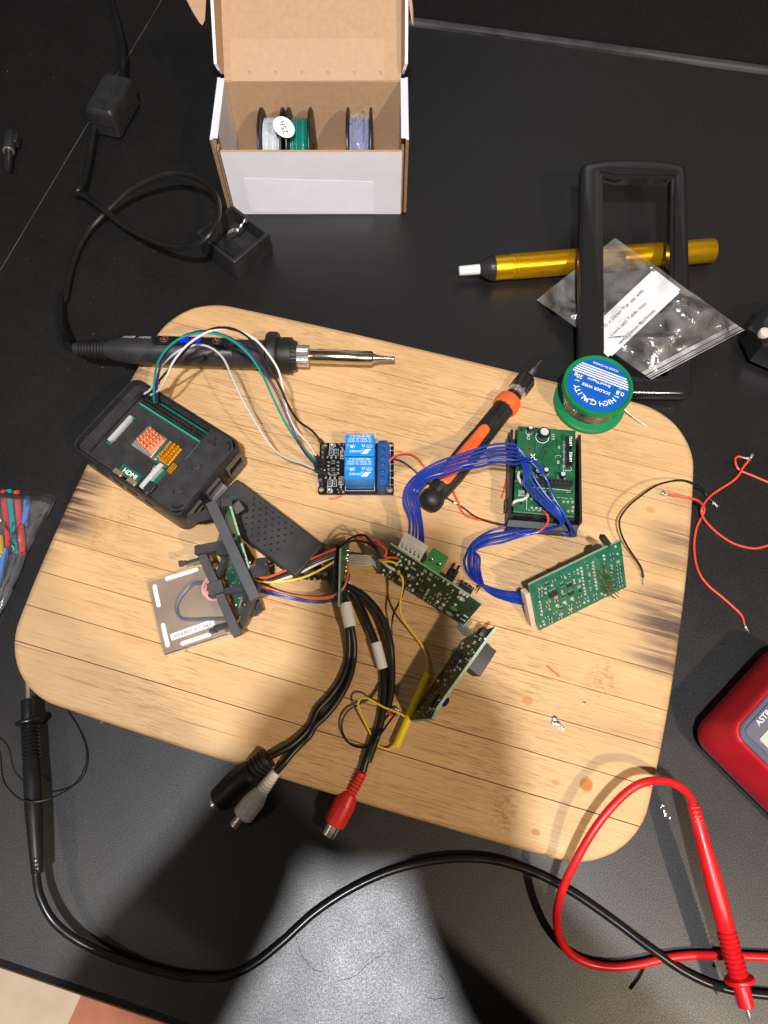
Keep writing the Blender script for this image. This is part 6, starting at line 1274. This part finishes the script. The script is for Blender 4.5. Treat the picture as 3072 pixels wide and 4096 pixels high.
a=W('K7',957,1335,.0207); b=W('K7',690,1942,.0207); L=(b-a).length
mb=MB(); mb.lathe([(.0019,.004),(.0019,0),(.0024,0),(.0024,L),(.0019,L),(.0019,L-.004)],24,axis(a,b-a),cap=False); single('shrink_tube',mb,tube_yellow,'bright yellow heat-shrink tube lying under the leaning board','tube')
# ================================================================ RELAY WIRES
wire('thin_wire','K5',[(485,692,.026),(500,678,.0265),(530,652,.026),(590,641,.0245),(650,668,.022),(700,728,.0195),(780,800,.0195),(835,835,.020),(868,895,.020),(900,968,.0195),(955,1000,.0195),(1060,1020,.0195),(1125,1047,.021),(1200,1083,.022),(1265,1092,.024),(1335,1062,.030),(1372,1015,.036),(1365,978,.0375),(1345,960,.036)],.00062,wire_red,'red wire from the relay terminal to the housed board')
wire('thin_wire','K5',[(492,672,.025),(520,668,.025),(575,692,.0225),(640,742,.0195),(705,802,.0192),(800,880,.0192),(900,940,.0192),(965,988,.0192),(1040,1018,.0205),(1120,1034,.022),(1220,1022,.026),(1300,1005,.030),(1360,985,.032)],.00058,cable_black,'black wire from the relay terminal running under the screwdriver')
mb=MB(); mb.ball(W('K5',860,916,.0195),.0010,n=8,sz=(1.8,1,1)); single('solder_blob',mb,solder,'small solder blob on board beside red relay wire','solder')
# ================================================================ BLUE WIRE HARNESS between three boards
GB='blue wires joining the boards'
conn=[(600,1112),(622,1120),(640,1130),(660,1140),(672,1150),(682,1160)]
for i in range(6):
    f=i-2.5; o=random.uniform(-9,9); z=.0035*(i%3)
    cx,cy=conn[i]
    up=[(cx,cy,.040),(cx+6-2*i,1010+10*i,.042),(572+i*16,905-3*i+o,.046),(590+i*14,822+i*7,.050),(665+i*8,742+i*11+o,.050),(770+i*4,686+i*16,.051),(900,640+i*19+o,.052+.001*i),(1010,606+i*21,.053+.001*i),(1100-i*3,586+i*22+o,.054+.001*i),(1180+i*2,590+i*22,.053+.001*i)]
    up=[('K5',*p) for p in up]
    if i<4: dn=[(566+i*6,400+i*30,.051),(640-i*8,500+i*34,.049),(695-i*26,635+i*20,.047),(765-i*22,745+i*18,.045),(838-i*12,838+i*20,.0435),(895-i*10,905+i*16,.043),(945-i*14+o,985,.040),(930-i*4,1030,.034+.001*i),(880,1048+i*3,.029+.0012*i)]
    else: dn=[(640,482+(i-4)*20,.054),(735-10*(i-4),535+(i-4)*30,.052),(800,660,.049),(850,780+10*(i-4),.047),(905,880,.045),(965,985,.042),(1020-14*(i-4),1075,.036),(1038-18*(i-4),1122-8*(i-4),.030),(1000,1128-6*(i-4),.026),(920,1096,.025),(880,1080,.0255)]
    q=random.uniform(-10,10)
    low=[(760,1046+i*9,.0245+.0008*i),(600,1050+i*17+o,.0225+z*.5),(430,1066+i*24+q,.021+z),(300,1102+i*22+o,.021+z),(205,1170+i*16,.021+z),(146+i*19,1256+i*8,.021+z*.8),(124+i*25+q*.5,1340,.021+z*.6),(146+i*20,1430-i*5,.021+z*.5),(212+i*13,1505+i*5,.021+z),(320+i*5,1556+i*11+q*.6,.022+z),(450,1586+i*15+o,.025+z),(560,1600+i*17,.029),(645,1592+i*20,.034)]
    P=[W(*p) for p in up]+[W('K8',*p) for p in dn]+[W('K8',*p) for p in low]
    mb=MB(); mb.tube(P,.00074,8,5); single('harness_wire',mb,wire_blue,'blue harness wire, %s one counted down from the top of the arch'%('topmost','second','third','fourth','fifth','lowest')[i],'wire',GB)
# ================================================================ LOOSE WIRES
wire('loose_wire','K10',[(1058,678,.001),(1010,630,.0015),(965,565,.006),(912,527,.0195),(830,496,.022),(750,488,.025),(625,512,.028),(530,552,.029),(420,630,.030),(320,712,.029),(252,800,.0275),(233,862,.027),(246,950,.026),(290,1050,.025),(342,1132,.024),(392,1205,.0225),(430,1272,.021),(445,1352,.0195)],.00062,cable_black,'loose black wire arching over the right board edge',ends='ab')
wire('loose_wire','K10',[(672,618,.0200),(760,628,.0195),(850,646,.0195),(920,665,.017),(962,698,.010),(985,742,.004),(965,805,.0016),(920,900,.0012),(899,1000,.0010),(895,1100,.0010),(910,1220,.001),(950,1330,.001),(1030,1430,.001),(1130,1512,.001),(1232,1602,.001),(1312,1682,.001),(1339,1762,.001)],.00078,wire_red,'loose red wire running off board edge down the dark counter',ends='ab')
wire('loose_wire','K10',[(1385,305,.003),(1330,372,.0028),(1290,442,.003),(1228,502,.002),(1120,570,.0015),(1040,627,.0025),(985,692,.006),(960,752,.0065),(972,812,.004),(1022,882,.0015),(1122,972,.001),(1252,1052,.001),(1400,1090,.001),(1500,1080,.001),(1600,1040,.001),(1680,985,.001)],.00078,wire_red,'loose red wire twisted over the other, curling off the right edge',ends='a')
wire('loose_wire','K10',[(1325,288,.002),(1285,280,.002),(1258,300,.002),(1268,362,.0015),(1310,406,.001),(1420,452,.001),(1548,506,.001),(1660,545,.001)],.00078,wire_red,'loose red wire with a small hook at its stripped end',ends='a')
wire('loose_wire','K9',[(-40,1380,.010),(0,1440,.012),(12,1560,.016),(42,1630,.020),(112,1690,.0225),(200,1700,.0225),(300,1668,.018),(390,1608,.010),(440,1528,.005),(452,1440,.002),(420,1340,.0012),(370,1255,.001),(320,1180,.001),(262,1108,.001)],.00045,cable_black,'thin black wire looping across the black test probe')
mb=MB(); mb.tube(WP('K11',[(660,1900,.0008),(630,1960,.001),(585,2020,.0008)]),.0006,6); single('wire_offcut',mb,cable_black,'short black wire offcut below the red test lead','wire')
for k,p0,p1,lb in (('K15',(302,1240),(518,1188),'red wire clipping just below the relay module'),('K5',(1112,890),(1140,780),'red wire clipping left of the black housing'),('K11',(125,228),(192,286),'red wire clipping on the lower right of the board')):
    a=W(k,*p0,ZB+.0006);b=W(k,*p1,ZB+.0006); m_=(a+b)/2+Vector((.0003,-.0005,.0004)); mb=MB(); mb.tube([a,m_,b],.00048,8,5); single('wire_clipping',mb,wire_red,lb,'wire','red wire clippings on the board')
rnd=random.Random(9)
def splat(k,pts,z,lb,name='solder_splash'):
    mb=MB()
    for x,y,r in pts:
        for _ in range(3): mb.ball(W(k,x+rnd.uniform(-8,8),y+rnd.uniform(-8,8),z+r*.15),r*rnd.uniform(.6,1.1),n=6,sz=(rnd.uniform(.7,1.3),rnd.uniform(.7,1.3),.22))
    single(name,mb,tin,lb,'solder')
splat('K11',[(172,520,.0016),(160,540,.0014),(185,545,.0016),(198,565,.0011),(207,580,.0007)],ZB,'silver solder splash on the lower right of the board')
splat('K11',[(327,438,.0009)],ZB,'tiny round solder drop on the lower right of the board')
splat('K11',[(765,1005,.0007),(775,1030,.0008),(785,1050,.0009),(800,1068,.0005)],0,'solder splash on the counter left of the red probe')
splat('K10',[(625,600,.0011),(628,630,.0010)],ZB,'solder drop at the tip of the red wire on the board')
splat('K10',[(1065,685,.0012),(1080,692,.0010)],0,'solder drop at end of the black wire on counter')
# dust and crumbs on the counter
mb=MB()
for i in range(230):
    x,y=rnd.uniform(-.36,.36),rnd.uniform(-.09,.62); q=Mbi@Vector((x,y,0))
    if abs(q.x)<.215 and abs(q.y)<.165: continue
    s_=rnd.choice((.0002,.0003,.0003,.0005)); a=rnd.uniform(0,3.1); mb.add([(x,y,.0003),(x+s_*math.cos(a),y+s_*math.sin(a),.0004),(x+s_*.6*math.cos(a+1.2),y+s_*.6*math.sin(a+1.2),.0006)],[(0,1,2)])
o=mb.build('dust',mat('dust',(.38,.36,.33),.9)); tag(o,'pale dust specks and crumbs scattered over the dark counter','dust',kind='stuff')
hair=mat('hair_dark',(.006,.006,.006),.6)
for pts,lb in (([(855,540),(870,590),(900,630),(930,640)],'fine dark hair lying on bright counter patch, left one'),([(1110,585),(1060,620),(1020,655),(975,665)],'fine dark hair lying on bright counter patch, middle one'),([(1265,645),(1290,680),(1280,715),(1235,715),(1228,690)],'curled dark hair on bright counter patch, right one')):
    wire('hair','K12',[(x,y,.0003) for x,y in pts],.00007,hair,lb,'hair','hairs on the counter',n=5)
mb=MB()
for i in range(26):
    p=W('K9',rnd.uniform(540,645),rnd.uniform(1240,1275),rnd.uniform(.002,.014)); d=Vector((rnd.uniform(-1,1),rnd.uniform(-1,.4),rnd.uniform(-.6,.6)))*.004; mb.tube([p,p+d*.6+Vector((0,0,.001)),p+d],.00009,4,3)
o=mb.build('lint',mat('lint',(.5,.48,.46),.9)); tag(o,'tuft of pale lint caught at the board edge by the black probe','lint',kind='stuff')
# ================================================================ TEST LEADS
def probe(name,pts,m,lb,lead,leadr,zs,dirs):
    tip,guard,flange,rib1,body,strain,end=pts; a=tip; b=end; d=(b-a).normalized(); t=thing(name,lb,'test probe',Matrix.Translation((flange.x,flange.y,0)))
    s=lambda p:(p-a).dot(d); A=axis(a,d)
    mb=MB(); mb.along(a,b,[(.0002,0),(.0009,.0022),(.0011,.003),(.0011,s(guard)+.001)],14); mb.build('tip',chrome,t,world=True)
    g,f,r1,bo_,st,en=map(s,(guard,flange,rib1,body,strain,end))
    pr=[(.0032,g),(.0040,g+.0006),(.0042,f-.0022),(.0040,f-.0015),(.0072,f-.0010),(.0076,f),(.0072,f+.0010),(.0044,f+.0016)]
    n=9
    for i in range(n):
        z=f+.002+(r1-f-.002)*i/n; w_=(r1-f-.002)/n; pr+=[(.0047,z+w_*.1),(.0051,z+w_*.4),(.0047,z+w_*.7),(.0040,z+w_*.85)]
    pr+=[(.0046,r1+.0005),(.0049,r1+.012),(.0048,r1+(bo_-r1)*.6),(.0038,bo_),(.0035,st),(.0033,en-.0005),(.0028,en)]
    mb=MB(); mb.along(a,b,pr,28); hb_=mb.build('handle',m,t,world=True,angle=45)
    up=(CAMP-(a+b)/2); up=(up-d*up.dot(d)).normalized(); sd=d.cross(up)
    mb=MB()
    for i in range(4):
        c=a+d*(st+(en-st)*(i+.5)/4)+up*.0031+sd*.0006; mb.box((0,0,0),(.0042,.0008,.0012),frame(c,sd,up),bev=.0003)
    mb.build('strain_ridge',m,hb_,world=True)
    mb=MB(); mb.tube([b-d*.002]+lead,leadr,12,7); mb.build('lead',m if m is not black_gloss else cable_black,t,world=True); return t
k9=lambda x,y,z: W('K9',x,y,z); k11=lambda x,y,z:W('K11',x,y,z); D_=lambda x,y,z:W('D',x,y,z)
blk=mat('probe_black',(.010,.010,.0105),.3,var=.15,vscale=80)
probe('test_probe',[k9(138,1018,.014),k9(146,1168,.015),k9(160,1285,.0155),k9(165,1482,.016),k9(180,1950,.017),k9(188,1990,.017),k9(196,2075,.017)],blk,'black test probe at the left, pointing up at the board corner',
 [D_(79,1895,.017),D_(88,1940,.017),D_(116,1990,.015),D_(165,2030,.010),D_(240,2066,.006),D_(320,2092,.003),D_(400,2110,.003),D_(480,2111,.003),D_(545,2085,.003),D_(610,2035,.003),D_(680,1972,.003),D_(760,1920,.003),D_(850,1880,.003),D_(950,1858,.0035),D_(1050,1857,.004),D_(1140,1880,.004),D_(1230,1924,.004),D_(1320,1985,.004),D_(1400,2045,.005),D_(1480,2100,.0035),D_(1560,2134,.003),D_(1660,2150,.003),D_(1760,2150,.003)],.0022,None,None)
probe('test_probe',[k11(1252,2210,.018),k11(1222,2128,.020),k11(1190,1975,.022),k11(1112,1700,.024),k11(985,1180,.028),k11(960,1090,.029),k11(932,995,.030)],lead_red,'red test probe at lower right, lying over its own looped lead',
 [k11(915,955,.033),k11(870,905,.037),k11(800,870,.040),k11(720,862,.042),k11(640,880,.043),k11(560,930,.042),k11(480,1010,.041),k11(400,1110,.039),k11(330,1220,.036),k11(265,1340,.032),k11(210,1460,.027),k11(180,1570,.021),k11(178,1670,.015),k11(205,1760,.010),k11(270,1835,.006),k11(370,1880,.0035),k11(500,1896,.003),k11(640,1880,.003),k11(780,1848,.003),k11(920,1832,.003),k11(1060,1832,.003),k11(1200,1836,.003),k11(1347,1842,.003),k11(1450,1842,.003)],.0022,None,None)
# ================================================================ MULTIMETER (corner in view)
zc=.020; P0=k11(948,602,zc); q1=k11(1330,125,zc)-k11(985,500,zc); q2=k11(1340,1045,zc)-k11(1030,720,zc)
xd=q1.normalized(); yd0=Vector((xd.y,-xd.x,0)); yd=(yd0 if yd0.dot(q2)>0 else -yd0)
MWd,MLn=.082,.160
# long sides run down-right; width runs up-right along the display lettering
ori=P0+xd*(MWd/2)+yd*(MLn/2); Mx=frame((ori.x,ori.y,0),xd)
off=Mx.inverted()@k11(948,602,zc); 
meter=thing('multimeter','red rubber-edged multimeter with grey face, cut by the right photo edge','multimeter',Mx)
def mo(ins,r=.012): return rrect(MWd-2*ins,MLn-2*ins,max(r-ins*.45,.003),6)
mb=MB(); mb.loft([(mo(.006),.0006),(mo(.002),.004),(mo(0),.010),(mo(0),.018),(mo(.0022),.026),(mo(.0050),.0345),(mo(.0060),.0385),(mo(.0068),.0402),(mo(.0077),.0408),(mo(.0086),.0402),(mo(.0090),.0385)]); mb.build('holster',red_rubber,meter,angle=60)
face_m=mat('meter_face',(.085,.095,.14),.4,var=.08,bump=.1,bscale=1500)
mb=MB(); mb.loft([(mo(.0088),.036),(mo(.0092),.0394),(mo(.0100),.0400)]); mb.build('face_plate',face_m,meter)
mxl=lambda k,x,y,h:hit(Mx,k,x,y,h)
sy=1 if (Mx.to_3x3()@Vector((0,1,0))).dot(yd)<0 else -1   # +y is towards the top end of the meter
ytop=sy*(MLn/2-.0100)
mb=MB(); mb.loft([(rrect(MWd-.027,.056,.002,4,0,ytop-sy*.031),.0398),(rrect(MWd-.027,.056,.002,4,0,ytop-sy*.031),.0403)]); mb.build('display_bezel',mat('meter_bezel',(.13,.125,.16),.35),meter)
mb=MB(); mb.loft([(rrect(MWd-.0315,.044,.0008,3,0,ytop-sy*.0325),.0402),(rrect(MWd-.0315,.044,.0008,3,0,ytop-sy*.0325),.0406)]); mb.build('lcd_screen',mat('lcd_glass',(.46,.50,.42),.3),meter)
mb=MB(); mb.holes(rrect(MWd-.0250,.0580,.003,5,0,ytop-sy*.031),[rrect(MWd-.0268,.0562,.0025,5,0,ytop-sy*.031)],.0398,.0406); mb.build('bezel_ridge',face_m,meter)
p=mxl('K25',705,1035,.041); q=mxl('K25',800,880,.041)
text(meter,'ASTRO',p.x,p.y,.0407,.0046,0 if q.x>p.x else R(180),mat('logo_white',(.7,.72,.75),.4),bold=.004,al='LEFT')
# ================================================================ PHOTOGRAPHER behind the camera (throws the shadows at the bottom)

def person():
    V=[];E=[];Rr=[]
    def v(p,r): V.append(p); Rr.append(r); return len(V)-1
    def chain(start,pts):
        a=start
        for p,r in pts: b=v(p,r); E.append((a,b)); a=b
        return a
    root=v((0,-.34,-.10),.15)
    ch=chain(root,[((0,-.300,.05),.14),((0,-.292,.20),.130),((0,-.288,.34),.125)])
    nk=chain(ch,[((0,-.355,.45),.06),((0,-.365,.51),.05)])
    hd_=chain(nk,[((0,-.365,.57),.070),((0,-.375,.63),.086),((0,-.385,.70),.082),((0,-.39,.745),.045)])
    hip={}
    for s in (-1,1):
        chain(root,[((s*.09,-.30,-.22),.085),((s*.10,-.29,-.52),.060),((s*.10,-.30,-.83),.042),((s*.10,-.24,-.86),.035)])
        sh=chain(ch,[((s*.13,-.335,.40),.060),((s*.185,-.32,.36),.052)])
        pal=chain(sh,[((s*.185,-.25,.22),.042),((s*.165,-.225,.20),.040),((-.106 if s<0 else .058,-.148,.305),.040 if s<0 else .038),((s*.045-.022,-.112,.378),.031 if s<0 else .028),((s*.043-.008,-.088,.402),.024)])
        u=CU; lat=Vector((s,0,0)); base=Vector((s*.043-.008,-.088,.402))
        for k,(ln,off) in enumerate(((.030,-.006),(.034,.004),(.032,.013),(.025,.021))):
            b0=base+u*(.012+off)+lat*.004-CD*.004
            chain(pal,[(tuple(b0),.0095),(tuple(b0+lat*(-.004)+u*.006-CD*.0-CD*.008),.0088),(tuple(b0-lat*(ln*.45)-CD*.010+u*.006),.0080),(tuple(b0-lat*(ln*.8)-CD*.008+u*.006),.0068)])
        t0_=base-u*.002-CD*.012; chain(pal,[(tuple(t0_-lat*.008),.0105),(tuple(t0_-lat*.014+u*.018-CD*.010),.0092),(tuple(t0_-lat*.018+u*.034-CD*.010),.0075)])
    me=bpy.data.meshes.new('body'); me.from_pydata(V,E,[]); bm=bmesh.new(); bm.from_mesh(me); ly=bm.verts.layers.skin.verify(); bm.verts.ensure_lookup_table()
    for i,q in enumerate(bm.verts): q[ly].radius=(Rr[i]*1.0,Rr[i]*1.0); q[ly].use_root=(i==root)
    bm.to_mesh(me); bm.free()
    tmp=bpy.data.objects.new('tmp',me); COL.objects.link(tmp); tmp.modifiers.new('skin','SKIN'); ss=tmp.modifiers.new('sub','SUBSURF'); ss.levels=2; ss.render_levels=2
    bpy.context.view_layer.update(); dg=bpy.context.evaluated_depsgraph_get(); bme=bpy.data.meshes.new_from_object(tmp.evaluated_get(dg)); bpy.data.objects.remove(tmp)
    cloth=mat('dark_jumper',(.03,.032,.04),.85,var=.2,vscale=30); trous=mat('dark_trousers',(.02,.022,.03),.85); skin=mat('skin',(.52,.32,.23),.5,var=.06,sss=.1)
    bme.materials.clear()
    for m_ in (cloth,trous,skin): bme.materials.append(m_)
    for p in bme.polygons:
        c=p.center; p.material_index=2 if (c.z>.47 or (c.z>.355 and c.y>-.125)) else (1 if c.z<-.08 else 0)
    bme.shade_smooth()
    per=thing('person','person in dark clothes behind the camera, seen only by the shadow on the counter','person',Matrix.Translation((0,-.30,-.90)))
    o=bpy.data.objects.new('body',bme); COL.objects.link(o); o.parent=per; o.location=(0,.30,.90); ROOTM[o.name]=Matrix()
    mb=MB(); mb.ball((0,-.400,.675),.096,n=14,sz=(.96,.98,1.02)); mb.v=[q for q in mb.v]; mb.build('hair',mat('hair_brown',(.03,.02,.012),.6),per,world=True)
    for s in (-1,1):
        mb=MB(); mb.ball((s*.036,-.292,.648),.012,n=8); mb.build('eye',white_plastic,per,world=True); mb=MB(); mb.ball((s*.092,-.380,.635),.022,n=8,sz=(.4,.8,1.2)); mb.build('ear',skin,per,world=True)
    mb=MB(); mb.ball((0,-.280,.618),.014,n=8,sz=(.8,1.2,1.5)); mb.build('nose',skin,per,world=True); mb=MB(); mb.ball((0,-.288,.582),.018,n=8,sz=(1.2,.5,.35)); mb.build('mouth',mat('lips',(.42,.16,.13),.5),per,world=True)
    # the phone whose lens is the camera
    Mf=Matrix((Vector((1,0,0)),CU,-CD)).transposed().to_4x4(); Mf.translation=CAMP-CD*.004-CU*.058+Vector((-.008,0,0))
    ph=thing('phone','black phone held over the counter by the photographer, behind the camera','phone',Mf)
    mb=MB(); mb.loft([(rrect(.0690,.1450,.011,6),.0002),(rrect(.0710,.1470,.012,6),.0015),(rrect(.0710,.1470,.012,6),.0068),(rrect(.0690,.1450,.011,6),.0080)]); mb.build('case',black_plastic,ph)
    mb=MB(); mb.loft([(rrect(.0660,.1420,.009,6),.0080),(rrect(.0660,.1420,.009,6),.0083)]); mb.build('screen',black_gloss,ph)
person()
finish_texts()
